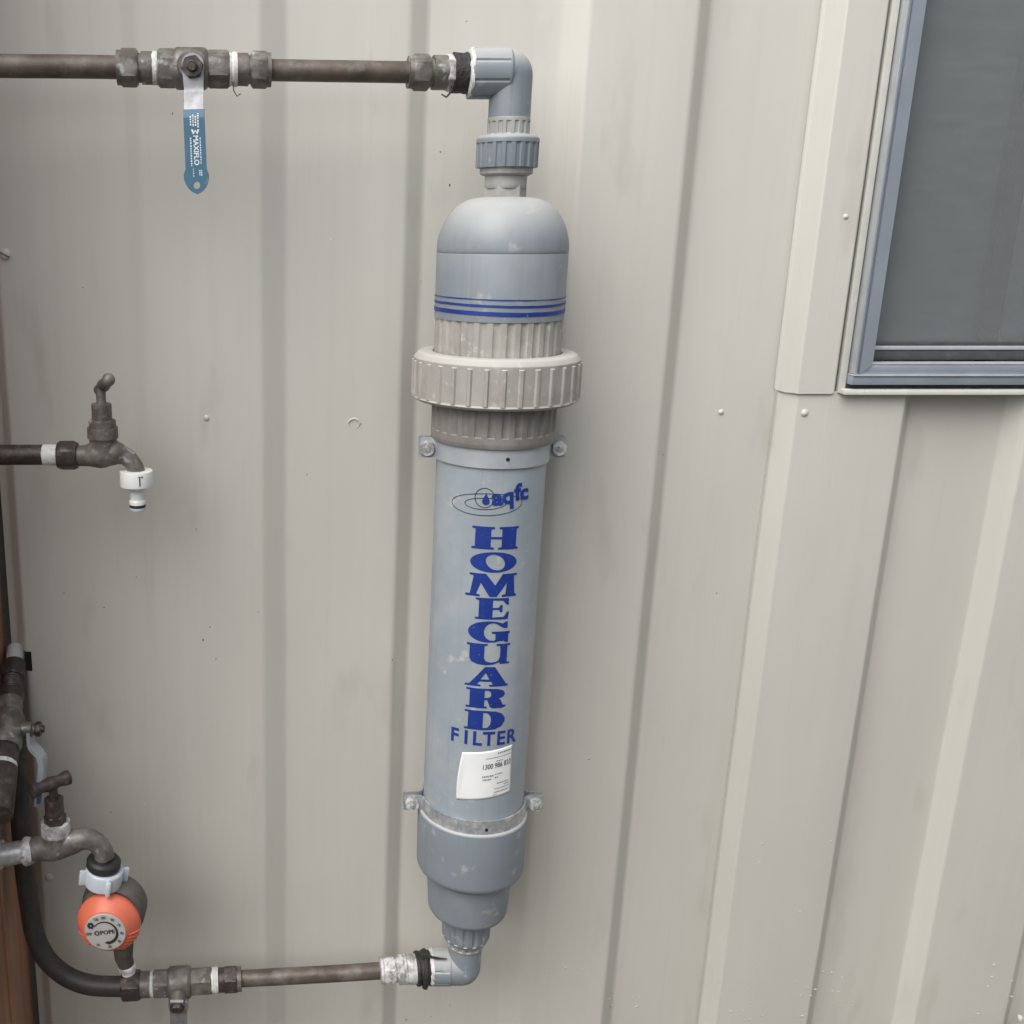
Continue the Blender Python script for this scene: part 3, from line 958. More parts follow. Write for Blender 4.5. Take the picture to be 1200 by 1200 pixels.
u0, u1, z0, z1 = pix_box(529, 858, 601, 875)
for i, ch in enumerate('FILTER'):
    mb = MB()
    cu_ = u0 + (u1 - u0) * (0.05, 0.235, 0.40, 0.58, 0.77, 0.955)[i]
    text_print(mb, ch, 0.0220, on_pipe, offset=0.0006, place=(0, cu_, (z0 + z1) / 2), sx=0.93)
    mb.build('letter', M['blue_ink'], body)
# logo: two open ripples, circle, drop, name
mb = MB()
cu0, cz0 = cyl_hit(568, 591, RB)
ul = cyl_hit(529.5, 588, RB)[0]
ur = cyl_hit(612, 588, RB)[0]
zt_ = cyl_hit(568, 578, RB)[1]
zb_ = cyl_hit(568, 604.5, RB)[1]


def ring(cx, cy, rx, ry, w, rot=0.0):
    flat_print(mb, [ell(cx, cy, rx, ry, 60, rot), ell(cx, cy, rx - w, ry - w, 60, rot)], on_pipe)


W_ = 0.00075
ring((ul + ur) / 2, (zt_ + zb_) / 2, (ur - ul) / 2, (zt_ - zb_) / 2, W_, R(3))
mb.build('logo_ripple', M['black_ink'], body)
mb = MB()
ring((ul + ur) / 2 - 0.001, (zt_ + zb_) / 2 + 0.0008, (ur - ul) * 0.28, (zt_ - zb_) * 0.27, W_, R(3))
mb.build('logo_ripple', M['black_ink'], body)
mb = MB()
uc, zc = cyl_hit(568, 583.5, RB)
ring(uc, zc, 0.0098, 0.0102, W_)
mb.build('logo_circle', M['black_ink'], body)
mb = MB()
drop = [(0, 1.0), (-.10, .62), (-.32, .22), (-.48, -.12), (-.50, -.42), (-.36, -.68), (0, -.8), (.36, -.68), (.50, -.42), (.48, -.12), (.32, .22), (.10, .62)]
ud, zd = cyl_hit(569.5, 585, RB)
on_pipe2 = lambda u, v: on_pipe(u, v, RB + 0.0008)
flat_print(mb, [[(ud + x * 0.0072, zd + y * 0.0072) for x, y in drop]], on_pipe2)
mb.build('logo_drop', M['blue_ink'], body)
for ch, px, py, s in (('a', 582.5, 586, 1.0), ('q', 595.0, 584, 1.0), ('f', 606.0, 580, 1.0), ('c', 613.8, 579.5, .95)):
    mb = MB()
    u_, z_ = cyl_hit(px, py, RB)
    text_print(mb, ch, 0.0230 * s, on_pipe2, offset=0.00085, place=(R(4), u_, z_ + 0.0022), sx=1.05)
    mb.build('letter', M['blue_ink'], body)

# sticker with a curled left side
U0, Z1 = cyl_hit(541, 881, RB)
corners = {'tl': cyl_hit(542, 881, RB), 'tr': cyl_hit(600, 872, RB), 'bl': cyl_hit(535, 936, RB), 'br': cyl_hit(597.5, 927, RB)}


def st(u, v, lift=0.0):
    a = Vector(corners['bl']).lerp(Vector(corners['br']), u)
    c = Vector(corners['tl']).lerp(Vector(corners['tr']), u)
    q = a.lerp(c, v)
    q.x += -0.0012 * math.sin(math.pi * v) * (1 - u)
    curl = 0.0022 * max(0.0, 1 - u / 0.12) ** 1.5 * (0.3 + v * (1.0 - v) * 3.0)
    wr = 0.0007 * math.exp(-((u - 0.13 - 0.10 * (v - 0.2)) / 0.02) ** 2) * (1 if v < 0.45 else 0)
    return Vector(on_pipe(q.x, q.y, RB + 0.0005 + curl + wr + lift))


mb = MB()
n = 24
for j in range(n + 1):
    for i in range(n + 1): mb.v.append(st(i / n, j / n))
for j in range(n):
    for i in range(n):
        a = j * (n + 1) + i
        mb.f.append((a, a + 1, a + n + 2, a + n + 1))
stk = mb.build('paper_sticker', M['sticker'], flt, angle=80)
stk.modifiers.new('thickness', 'SOLIDIFY').thickness = 0.0002
stp = lambda u, v: st(u, v, 0.0004)
mb = MB()
text_print(mb, '1300 986 833', 0.15, stp, grid=0.03, offset=0.0012, place=(0, .69, .67), sx=0.68)
mb.build('printed_number', M['black_ink'], stk)
mb = MB()
for (x0, x1, y, h) in ((.68, .98, .925, .030), (.46, .98, .845, .012), (.66, .80, .765, .016), (.43, .64, .475, .035), (.66, .80, .49, .025), (.44, .60, .405, .030), (.66, .72, .42, .03), (.70, .93, .29, .018), (.84, .94, .235, .018), (.66, .97, .18, .014), (.66, .95, .11, .018), (.64, .72, .06, .012)):
    x = x0
    while x < x1:
        w = random.uniform(.014, .036)
        flat_print(mb, [[(x, y - h / 2), (min(x + w, x1), y - h / 2), (min(x + w, x1), y + h / 2 * random.uniform(.4, 1)), (x, y + h / 2)]], stp, grid=0)
        x += w + (0.004 if h < 0.02 else 0.012)
mb.build('fine_print', M['grey_ink'], stk)


# ------------------------------------------------------------------ clamps
def clamp(label, py, hw, Rr, matband, matear, ear=0.020, dirty=True):
    z = zA(py)
    t = thing('pipe_clamp', label, 'clamp', (AX, AY, z - hw), 'saddle clamps holding the filter')
    th = 0.0022
    # each half: an arc with flat ears
    for s, nm in ((-1, 'front_band'), (1, 'back_band')):
        mb = MB()
        prof = []
        y_e = s * 0.0030
        prof.append((-(Rr + ear + 0.004), y_e))
        prof.append((-(Rr + 0.005), y_e))
        a0 = 7
        for k in range(0, 41):
            a = R(180 - a0 - (180 - 2 * a0) * k / 40)
            prof.append((math.cos(a) * Rr, s * math.sin(a) * Rr))
        prof.append(((Rr + 0.005), y_e))
        prof.append(((Rr + ear + 0.004), y_e))
        prof = [prof[0]] + fillet(prof, 0.003)[1:-1] + [prof[-1]]
        m = len(prof)
        outn = []
        for i in range(m):
            a, c = Vector(prof[max(0, i - 1)]), Vector(prof[min(m - 1, i + 1)])
            d = (c - a).normalized()
            outn.append(Vector((d.y, -d.x)) * (1 if s < 0 else -1))
        for zz in (-hw, hw):
            for o2 in (0, th):
                for i in range(m):
                    q = Vector(prof[i]) + outn[i] * o2
                    mb.v.append(Vector((AX + q.x, AY + q.y, z + zz)))
        for i in range(m - 1):
            A, B, C_, D_ = i, m + i, 2 * m + i, 3 * m + i
            mb.f += [(A, A + 1, C_ + 1, C_), (B, B + 1, D_ + 1, D_), (A, A + 1, B + 1, B), (C_, C_ + 1, D_ + 1, D_)]
        for i in (0, m - 1):
            mb.f.append((i, m + i, 3 * m + i, 2 * m + i))
        band = mb.build(nm, matband if s < 0 else M['galv'], t, angle=40)
        if s < 0:
            c = Vector(on_pipe(0.0045, z - hw * 0.1, Rr + th + 0.0002))
            MB().lathe(c, (0, -1, 0), [(0, 0.0019), (0.0003, 0.0019)], 16, 0).build('hole', M['void'], band)  # dark disc laid on the band, coloured like an unlit hole
    for sd_ in (-1, 1):
        c = Vector((AX + sd_ * (Rr + 0.5 * ear + 0.004), AY - 0.003 - th, z - 0.0005))
        mb = MB().hex(c + Vector((0, 0.0005, 0)), (0, -1, 0), 0.0060, 0.0082, 0.16, phase=R(20 * sd_))
        bo = mb.build('bolt', matear, t)
        MB().lathe(c + Vector((0, 0.014, 0)), (0, -1, 0), [(0, 0.003), (0.0210, 0.003), (0.0224, 0.0022)], 16, 0.0005).build('bolt_shank', M['galv'], t)
        # foot from the back half to the wall
    for sd_ in (-1, 1):
        MB().box((AX + sd_ * 0.02 - 0.006, AY + Rr - 0.001, z - hw * 0.9), (AX + sd_ * 0.02 + 0.006, 0.0285, z + hw * 0.9), 0.0008).build('foot', M['galv'], t)
    return t


clamp('upper grey saddle clamp with bolted ears just below the ribbed sleeves of the filter', 523, 0.0105, RB + 0.0006, M['galv_pvc'], M['lime'], ear=0.014)
clamp('lower galvanised saddle clamp with bolted ears just below the white paper sticker', 938, 0.0090, RB + 0.0006, M['galv'], M['lime'], ear=0.018)


# ------------------------------------------------------------------ pipe runs
def hpt(px, py, Y): return P(px, py, Y)


def run(name, label, a, b_, r, mat, cat='pipe', group=None):
    mb = MB()
    a, b_ = Vector(a), Vector(b_)
    n = 14
    pts = []
    for k in range(n + 1):
        q = a.lerp(b_, k / n)
        q += Vector((0, noise.noise(q * 8) * 0.0006, noise.noise(q * 9 + Vector((4, 0, 0))) * 0.0008))
        pts.append(q)
    mb.tube(pts, r, 28)
    o = mb.build(name, mat, None, base=False)
    tag(o, label, cat, group)
    return o


# top run: a straight line from (0,77) near the viewer to the elbow
TA, TB = P(0, 77, -0.120), Vector((AX - 0.03, AY, EZ))
TB_dir = (TB - TA).normalized()


def on_top(px):
    # point of the top run seen at photo column px
    lo, hi = -0.3, 1.2
    for _ in range(50):
        m_ = (lo + hi) / 2
        q = TA.lerp(TB, m_)
        u = PPX + FPX * q.x / (((q.y + CAM_D) * math.cos(PITCH)) - (q.z - CAM_H) * math.sin(PITCH))
        if u < px: lo = m_
        else: hi = m_
    return TA.lerp(TB, (lo + hi) / 2)


run('copper_pipe', 'copper pipe with pale stains joining the blue lever valve opposite the filter side', on_top(-60), on_top(142), 0.0102, M['copper'], 'pipe', 'aged copper pipes')
run('copper_pipe', 'copper pipe with green stain between the blue lever valve and the upper grey elbow', on_top(300), on_top(492), 0.0096, M['copper'], 'pipe', 'aged copper pipes')


def seg_parts(parent, at_fn, spec, axis):
    for (nm, x0, x1, r, kind, mat) in spec:
        a, c = at_fn(x0), at_fn(x1)
        Ln = (c - a).length
        mb = MB()
        if kind == 'hex': mb.hex(a, axis, Ln, r, 0.12, phase=R(random.uniform(-8, 8)) + R(30))
        elif kind == 'thread':
            prof = []
            nn = max(3, int(Ln / 0.0016))
            for k in range(nn + 1):
                prof.append((Ln * k / nn, r - (0.0009 if k % 2 else 0)))
            mb.lathe(a, axis, prof, 32, 0)
        elif kind == 'wrap':
            prof = []
            for k in range(7): prof.append((Ln * k / 6, r + random.uniform(-.0007, .0007)))
            mb.lathe(a, axis, prof, 32, 0)
            mb.wobble(0.0006, 260)
        elif kind == 'body':
            mb.lathe(a, axis, [(0, r * 0.86), (Ln * 0.10, r), (Ln * 0.9, r), (Ln, r * 0.86)], 40, 0.0012)
        else: mb.lathe(a, axis, [(0, r), (Ln, r)], 40, 0.0008)
        mb.build(nm, mat, parent, angle=32)


bv = thing('ball_valve', 'brass ball valve with a blue vinyl lever hanging down on the top pipe', 'valve', on_top(226) + Vector((0, 0, -0.02)), 'ball valves')
seg_parts(bv, on_top, [('collar', 137, 143, 0.0150, 'cyl', M['brass']), ('nut', 141, 162, 0.0170, 'hex', M['brass']), ('neck', 162, 167, 0.0128, 'cyl', M['brass']), ('adaptor', 166, 179, 0.0142, 'cyl', M['brass']),
                      ('thread_tape', 178.5, 185.5, 0.0140, 'wrap', M['tape']), ('hex_end', 185, 206, 0.0172, 'hex', M['brass']), ('valve_body', 203, 244, 0.0182, 'body', M['brass']), ('hex_end', 243, 269, 0.0172, 'hex', M['brass']),
                      ('thread_tape', 268.5, 278, 0.0146, 'wrap', M['tape']), ('adaptor', 277, 291, 0.0142, 'cyl', M['brass']), ('neck', 290, 295, 0.0125, 'cyl', M['brass']), ('nut', 294, 314, 0.0164, 'hex', M['brass']), ('collar', 313, 317.5, 0.0148, 'cyl', M['brass'])], TB_dir)
c = on_top(226)
mb = MB()
mb.tube([on_top(272) + Vector((0.001, -0.009, -0.012)), on_top(274) + Vector((0.0, -0.008, -0.019)), on_top(276) + Vector((0.0015, -0.008, -0.024)), on_top(277) + Vector((0.004, -0.008, -0.0215))], [0.0005] * 4, 6)
mb.build('loose_thread', M['wire'], bv)
mb = MB()
mb.lathe(c + Vector((0, -0.010, 0.0)), (0, -1, 0), [(0, 0.0125), (0.012, 0.0125), (0.014, 0.011)], 32, 0.0008)
mb.build('stem_boss', M['brass'], bv)
LVY = c.y - 0.0255
# lever profile along its length: strap from the stem down, cranked outwards, then the sleeve
lev = thing  # placeholder for readability
lt, lb = P(225.5, 62, LVY), P(232.5, 226, LVY)
ldir = (lb - lt).normalized()
lx = Vector((1, 0, 0)) - ldir * ldir.x
lx.normalize()
LL = (lb - lt).length * 1.012


def lever_pt(u, v, w):
    """u across, v 0..1 down the lever, w out of the wall"""
    crank = 0.0
    if v > 0.26: crank = 0.012 * min(1, (v - 0.26) / 0.20) ** 0.8
    return lt + ldir * (LL * v) + lx * u + Vector((0, -crank - w, 0))


def lever_outline(v0, v1, w0, w1, tip=False, round_top=False, grow=0.0):
    l, r_ = [], []
    nn = 26
    for k in range(nn + 1):
        v = v0 + (v1 - v0) * k / nn
        w = w0 + (w1 - w0) * k / nn
        if tip:
            if v > 0.84: w += 0.0020 * min(1, (v - 0.84) / 0.035)
            if v > 0.90:
                s = min(1.0, (v - 0.90) / 0.10)
                w = w * math.sqrt(max(0.0, 1 - s * s)) ** 0.9
        if round_top and v < v0 + 0.10:
            s = 1 - (v - v0) / 0.10
            w = w * math.sqrt(max(0.02, 1 - s * s))
        l.append((-w - grow, v)); r_.append((w + grow, v))
    return l + list(reversed(r_))


def strip(mb, outline_fn, v0, v1, n, fn, th):
    """ribbon that follows the crank: rows of two, closed round"""
    n0 = len(mb.v)
    for k in range(n + 1):
        v = v0 + (v1 - v0) * k / n
        w = outline_fn(v)
        for w_ in (0, th):
            for u in (-w, w): mb.v.append(fn(u, v, w_))
    for k in range(n):
        a = n0 + k * 4
        for (i, j) in ((0, 1), (1, 3), (3, 2), (2, 0)):
            mb.f.append((a + i, a + j, a + 4 + j, a + 4 + i))
    mb.f.append((n0, n0 + 1, n0 + 3, n0 + 2))
    e = n0 + n * 4
    mb.f.append((e, e + 1, e + 3, e + 2))


mb = MB()
strip(mb, lambda v: 0.0098 * (math.sqrt(max(0.03, 1 - (1 - v / 0.08) ** 2)) if v < 0.08 else 1) - 0.0012 * max(0, min(1, (v - 0.1) / 0.15)), 0.0, 0.42, 24, lever_pt, 0.0028)
lever = mb.build('lever', M['steel'], bv, angle=40)


def sleeve_w(v):
    w = 0.0092 + (0.0094 - 0.0092) * v
    if v > 0.82: w += 0.0018 * min(1, (v - 0.82) / 0.04)
    if v > 0.88: w *= max(0.0, 1 - min(1.0, (v - 0.88) / 0.12) ** 1.7) ** 0.62
    return max(w, 0.0004)


HV, HR = 0.938, 0.0032
mb = MB()
sl_ol = []
vs_ = [0.40 + 0.6 * k / 60 for k in range(61)]
sl_ol = [(-sleeve_w(v), v) for v in vs_] + [(sleeve_w(v), v) for v in reversed(vs_)]
hole = [(HR * math.cos(R(a)), HV + HR * math.sin(R(a)) / LL) for a in range(0, 360, 20)]
mb.plate(sl_ol, [hole], 0.0052, lambda u, v, w: lever_pt(u, v, w - 0.0012))
sleeve = mb.build('lever_sleeve', M['lever_blue'], lever, angle=40)
lp = lambda u, v: lever_pt(u, v, 0.0043)
mb = MB()
# text runs down the lever: local (x, y) -> u = y, v = x / LL
down = lambda x, y: lever_pt(y + 0.0012 * 0, x / LL, 0.0043)
text_print(mb, 'MAXIFLO', 0.0062, down, grid=0, offset=0.00015, place=(0, LL * 0.69, 0.0008), sx=0.98)
mb.build('lettering', M['white_ink'], sleeve)
mb = MB()
# zig-zag mark
x0 = LL * 0.562
zz_ = [(-.0022, .0042), (.0022, .0022), (-.0006, .0004), (.0022, -.0014), (-.0022, -.0034), (-.0022, -.0016), (.0000, -.0009), (-.0022, .0004), (.0000, .0017), (-.0022, .0024)]
flat_print(mb, [[(x0 + p[0], p[1] + 0.0004) for p in zz_]], down, grid=0)
mb.build('zigzag_mark', M['white_ink'], sleeve)
mb = MB()
for (xa, xb, y, h) in ((.43, .525, .0036, .0013), (.45, .525, .0014, .0013), (.44, .52, -.0008, .0013), (.45, .52, -.0030, .0012), (.60, .78, .0049, .0009), (.60, .80, -.0036, .0012), (.83, .865, .0050, .0010), (.83, .87, .0034, .0010), (.82, .87, -.0022, .0007)):
    x = LL * xa
    while x < LL * xb:
        w = random.uniform(.0007, .0019)
        flat_print(mb, [[(x, y - h / 2), (x + w, y - h / 2), (x + w, y + h / 2), (x, y + h / 2)]], down, grid=0)
        x += w + .0007
mb.build('fine_print', M['white_ink'], sleeve)
st0 = P(226, 79, LVY)
mb = MB().hex(st0 + Vector((0, -0.0020, 0)), (0, -1, 0), 0.0065, 0.0100, 0.16, phase=R(12))
nut = mb.build('stem_nut', M['brass_dark'], bv)
MB().lathe(st0 + Vector((0, -0.008, 0)), (0, -1, 0), [(0, 0.0047), (0.0040, 0.0046), (0.0046, 0.0036), (0.0040, 0.0030)], 24, 0.0004).build('stem_end', M['brass_dark'], nut)

# adaptor into the upper elbow
ad = thing('threaded_adaptor', 'brass compression adaptor with black sealant screwed into the upper grey elbow', 'pipe fitting', on_top(505) + Vector((0, 0, -0.016)))
seg_parts(ad, on_top, [('collar', 478, 484, 0.0142, 'cyl', M['brass']), ('nut', 483, 503, 0.0165, 'hex', M['brass']), ('neck', 502, 508, 0.0122, 'cyl', M['brass']), ('shoulder', 507, 523, 0.0152, 'cyl', M['brass']),
                      ('hex_end', 521, 534, 0.0168, 'hex', M['lime']), ('sealant_wrap', 530, 553, 0.0178, 'wrap', M['hemp'])], TB_dir)
mb = MB().tube([on_top(527) + Vector((0, -0.010, -0.013)), on_top(526) + Vector((0, -0.012, -0.019)), on_top(522) + Vector((0, -0.012, -0.0225)), on_top(516) + Vector((0, -0.012, -0.020))], [0.0013, 0.0011, 0.0009, 0.0006], 8)
mb.build('loose_strand', M['hemp'], ad)
mb = MB()
x0_ = sx1
mb.lathe((x0_ - 0.0015, AY, EZ), (1, 0, 0), [(0, 0.0196), (0.0015, 0.0222), (0.0035, 0.0226), (0.0036, 0.0200)], 48, 0.0002).wobble(0.0012, 220)
mb.build('sealant_smear', M['tape'], ad)

# bottom run
BA, BB = P(165, 1153, -0.098), Vector((AX - 0.02, AY, LZ))
# keep the line through the photo's pipe axis
BA = P(165, 1154.0, -0.098)
BD = (BB - BA).normalized()


def on_bot(px):
    lo, hi = -1.2, 1.2
    for _ in range(50):
        m_ = (lo + hi) / 2
        q = BA.lerp(BB, m_)
        u = PPX + FPX * q.x / (((q.y + CAM_D) * math.cos(PITCH)) - (q.z - CAM_H) * math.sin(PITCH))
        if u < px: lo = m_
        else: hi = m_
    return BA.lerp(BB, (lo + hi) / 2)


run('copper_pipe', 'lower copper pipe between the steel handled valve and the limed fitting', on_bot(270), on_bot(460), 0.0096, M['copper'], 'pipe', 'aged copper pipes')
fx = thing('limed_fitting', 'brass fitting crusted with white lime and black sealant at the lower grey elbow', 'pipe fitting', on_bot(470) + Vector((0, 0, -0.017)))
seg_parts(fx, on_bot, [('collar', 445, 450, 0.0150, 'wrap', M['lime']), ('nut', 449, 463, 0.0168, 'hex', M['lime']), ('neck', 462, 468, 0.0135, 'wrap', M['lime']), ('shoulder', 467, 477, 0.0166, 'wrap', M['lime']), ('thread_tape', 476, 489, 0.0172, 'wrap', M['lime']),
                      ('sealant_wrap', 487, 503.5, 0.0196, 'wrap', M['hemp'])], BD)
a = on_bot(497)
mb = MB().lathe(a + Vector((-0.003, 0, 0)), (1, 0, 0), [(0, 0.0205), (0.0022, 0.0222), (0.0058, 0.0220), (0.0065, 0.0200)], 40, 0.0003).wobble(0.0016, 160)
mb.build('zip_tie', M['hemp'], fx)
mb = MB().box((-0.004, -0.004, -0.004), (0.005, 0.004, 0.004), 0.001)
mb.v = [v + a + Vector((0, -0.006, 0.0225)) for v in mb.v]
mb.build('tie_lock', M['hemp'], fx)
MB().tube([a + Vector((0.002, -0.008, 0.0235)), a + Vector((0.012, -0.011, 0.0225)), a + Vector((0.024, -0.012, 0.0225))], [0.0022, 0.0019, 0.0010], 8, flat=0.5).build('tie_tail', M['hemp'], fx)
MB().lathe((lx1 - 0.001, AY, LZ), (1, 0, 0), [(0, 0.0190), (0.0010, 0.0210), (0.0045, 0.0216), (0.0050, 0.0200)], 48, 0.0002).wobble(0.0010, 220).build('sealant_smear', M['tape'], fx)

lv = thing('ball_valve', 'dark brass ball valve with a bare steel lever hanging down on the bottom pipe', 'valve', on_bot(210) + Vector((0, 0, -0.02)), 'ball valves')
seg_parts(lv, on_bot, [('nut', 143, 165, 0.0182, 'hex', M['brass_dark']), ('adaptor', 164, 177, 0.0148, 'cyl', M['brass']), ('thread_tape', 176.5, 181, 0.0146, 'wrap', M['tape']), ('hex_end', 180, 199, 0.0170, 'hex', M['brass']), ('valve_body', 197, 224, 0.0186, 'body', M['brass']),
                      ('hex_end', 223, 249, 0.0166, 'hex', M['brass']), ('thread_tape', 248, 256, 0.0150, 'wrap', M['tape']), ('neck', 255, 264, 0.0138, 'cyl', M['brass_dark']), ('nut', 262, 279, 0.0160, 'hex', M['brass_dark']), ('collar', 278, 283, 0.0140, 'cyl', M['brass'])], BD)
c = on_bot(210)
MB().lathe(c + Vector((0, -0.010, -0.004)), (0, -0.90, -0.43), [(0, 0.0105), (0.016, 0.0105), (0.017, 0.009)], 28, 0.0008).build('stem_boss', M['brass'], lv)
sc_ = c + Vector((0, -0.0235, -0.0095))
mb = MB()
ax2 = Vector((0, -0.90, -0.43)).normalized()
dn2 = Vector((0, 0.25, -0.97)).normalized()
dn2 = (dn2 - ax2 * dn2.dot(ax2)).normalized()
lvf = lambda u, v, w: sc_ + Vector((1, 0, 0)) * u + dn2 * v + ax2 * (w + 0.008 * min(1, max(0, (v - 0.018) / 0.016)))
strip(mb, lambda v: 0.0100 if v > -0.004 else 0.0075, -0.010, 0.085, 24, lvf, 0.003)
lev2 = mb.build('lever', M['steel'], lv, angle=40)
MB().hex(sc_ + ax2 * 0.002, ax2, 0.0060, 0.0085, 0.15).build('stem_nut', M['brass_dark'], lv)
MB().box(lvf(0.0085, 0.002, 0) - Vector((0.001, 0.003, 0.006)), lvf(0.0125, 0.002, 0) + Vector((0, 0.003, 0.006)), 0.001).build('stop_tab', M['steel'], lev2)

# ------------------------------------------------------------------ black poly pipe with the bend
pp = []
ctrl = [(17, 800, -.030), (18, 840, -.036), (20, 900, -.045), (24, 960, -.055), (29, 1020, -.065), (36, 1070, -.075)]
for (px, py, Y) in ctrl: pp.append(P(px, py, Y))
corner = [(36, 1070, -.075), (41, 1096, -.082), (52, 1120, -.088), (68, 1137, -.092), (88, 1149, -.095), (112, 1155, -.097), (150, 1156, -.098)]
pp += [P(*q) for q in corner[1:]]


def smooth(pts, n=8):
    out = []
    for i in range(len(pts) - 1):
        p0, p1_, p2_, p3_ = pts[max(0, i - 1)], pts[i], pts[i + 1], pts[min(len(pts) - 1, i + 2)]
        for k in range(n):
            t = k / n
            out.append(0.5 * ((2 * p1_) + (p2_ - p0) * t + (2 * p0 - 5 * p1_ + 4 * p2_ - p3_) * t * t + (3 * p1_ - p0 - 3 * p2_ + p3_) * t ** 3))
    out.append(pts[-1])
    return out


pipe_pts = smooth(pp)
mb = MB().tube(pipe_pts, 0.0115, 28)
o = mb.build('bent_pipe', M['poly'], None)
tag(o, 'black pipe dropping beside the timber and bending round into the lower valve', 'pipe')

# ------------------------------------------------------------------ stop valve on the pipe out of the wall hole
sv = thing('stop_valve', 'dark brass stop valve with a cranked lever on the stub pipe leaving the wall hole', 'valve', P(14, 775, 0.0))
o0 = P(18, 768, -0.002)
o1 = P(2, 905, -0.150)
sdn = (o1 - o0).normalized()
SLn = (o1 - o0).length
ss = lambda f: o0 + sdn * (SLn * f)
spec = [('stub', -0.06, 0.10, 0.0105, 'cyl', M['pvc_dirty']), ('nut', 0.08, 0.22, 0.0150, 'hex', M['brass_dark']), ('adaptor', 0.21, 0.36, 0.0128, 'thread', M['brass_dark']), ('collar', 0.35, 0.42, 0.0145, 'cyl', M['brass_dark']),
        ('hex_end', 0.42, 0.56, 0.0165, 'hex', M['brass']), ('valve_body', 0.54, 0.82, 0.0185, 'body', M['brass']), ('hex_end', 0.80, 0.95, 0.0165, 'hex', M['brass_dark']), ('thread_tape', 0.945, 0.985, 0.0150, 'wrap', M['tape']), ('tee', 0.98, 1.32, 0.0165, 'cyl', M['brass_dark'])]
seg_parts(sv, ss, spec, sdn)
vb = ss(0.66)
stem_end = P(43, 862, vb.y - 0.002)
stx = Vector((1, 0, 0.02)).normalized()
MB().lathe(vb + stx * 0.014, stx, [(0, 0.0085), (0.014, 0.0085), (0.015, 0.006), (0.024, 0.006)], 24, 0.0006).build('stem_boss', M['brass'], sv)
bx_ = vb + stx * 0.0305
mb = MB()
# lever plate stands on the stem, cranks outwards and hangs down
lpts = [P(35, 856, bx_.y), P(37, 872, bx_.y - 0.002), P(47, 884, bx_.y - 0.006), P(50, 894, bx_.y - 0.008), P(48, 915, bx_.y - 0.010), P(45, 941, bx_.y - 0.012)]
sp_ = smooth(lpts, 6)
n0 = len(mb.v)
for k, q in enumerate(sp_):
    d = (sp_[min(k + 1, len(sp_) - 1)] - sp_[max(k - 1, 0)]).normalized()
    nn = Vector((0, 1, 0)) - d * d.y
    nn.normalize()
    sd2 = d.cross(nn)
    w, t2 = 0.0095, 0.0016 if k < len(sp_) * 0.45 else 0.0030
    for (a_, b2) in ((-w, -t2), (w, -t2), (w, t2), (-w, t2)): mb.v.append(q + nn * a_ + sd2 * b2)
for k in range(len(sp_) - 1):
    a_ = n0 + 4 * k
    for i in range(4):
        mb.f.append((a_ + i, a_ + (i + 1) % 4, a_ + 4 + (i + 1) % 4, a_ + 4 + i))
mb.f += [(n0, n0 + 1, n0 + 2, n0 + 3), tuple(n0 + 4 * (len(sp_) - 1) + i for i in range(4))]
lev3 = mb.build('lever', M['galv_pvc'], sv, angle=40)
MB().tube([P(46.5, 928, bx_.y - 0.0225), P(45.5, 941, bx_.y - 0.0235)], [0.0030, 0.0026], 12).build('blue_tip', M['lever_blue'], lev3)
MB().hex(bx_ + stx * 0.001, stx, 0.0060, 0.0085, 0.15).build('stem_nut', M['brass_dark'], sv)
MB().lathe(bx_ + stx * 0.0065, stx, [(0, 0.0042), (0.004, 0.0040)], 16, 0.0005).build('stem_end', M['brass_dark'], sv)

def cast(o, voxel=0.0010, it=6):
    """blend overlapping shapes into one cast surface"""
    m = o.modifiers.new('fuse', 'REMESH')
    m.mode = 'VOXEL'
    m.voxel_size = voxel
    m.use_smooth_shade = True
    m = o.modifiers.new('soften', 'SMOOTH')
    m.iterations = it
    m.factor = 0.6
    return o


# ------------------------------------------------------------------ upper garden tap
YT = -0.100
tp = thing('garden_tap', 'plain dark brass garden tap with white snap hose connector on its spout', 'tap', P(118, 549, YT), 'garden taps')
T = lambda px, py, dy=0.0: P(px, py, YT + dy)
s1 = S(530, YT)
MB().tube([T(-60, 533), T(60, 533)], 12 * s1, 32).build('nipple', M['brass_dark'], tp)
MB().lathe(T(51, 533), (1, 0, 0), [(0, 12.4 * s1), (17.5 * s1, 12.6 * s1)], 32, 0.0006).wobble(0.0004, 200).build('thread_tape', M['tape'], tp)
MB().hex(T(68, 533.5), (1, 0, 0), 23 * s1, 17.6 * s1, 0.22, phase=R(30), n=6).build('hex_end', M['brass_dark'], tp)
cen = smooth([T(88, 534), T(100, 534), T(118, 532), T(134, 531), T(147, 535), T(156, 543), T(160.5, 554), T(161, 562)], 6)
rad_c = [12, 12.5, 17, 14.5, 10.5, 9.8, 10.2, 10.2]
rads = []
for i in range(len(rad_c) - 1):
    for k in range(6):
        t = k / 6
        t = t * t * (3 - 2 * t)
        rads.append((rad_c[i] * (1 - t) + rad_c[i + 1] * t) * s1)
rads.append(rad_c[-1] * s1)
mb = MB().tube(cen, rads, 40)
zt0 = T(121, 531).z
xt0 = T(121, 520).x
mb.lathe((xt0, YT, zt0), (0, 0, 1), [(-0.004, 17.4 * s1), (Z(518, YT) - zt0, 15.6 * s1), (Z(512, YT) - zt0, 16.6 * s1)], 40, 0.002)
cast(mb.build('tap_body', M['brass'], tp, angle=60))


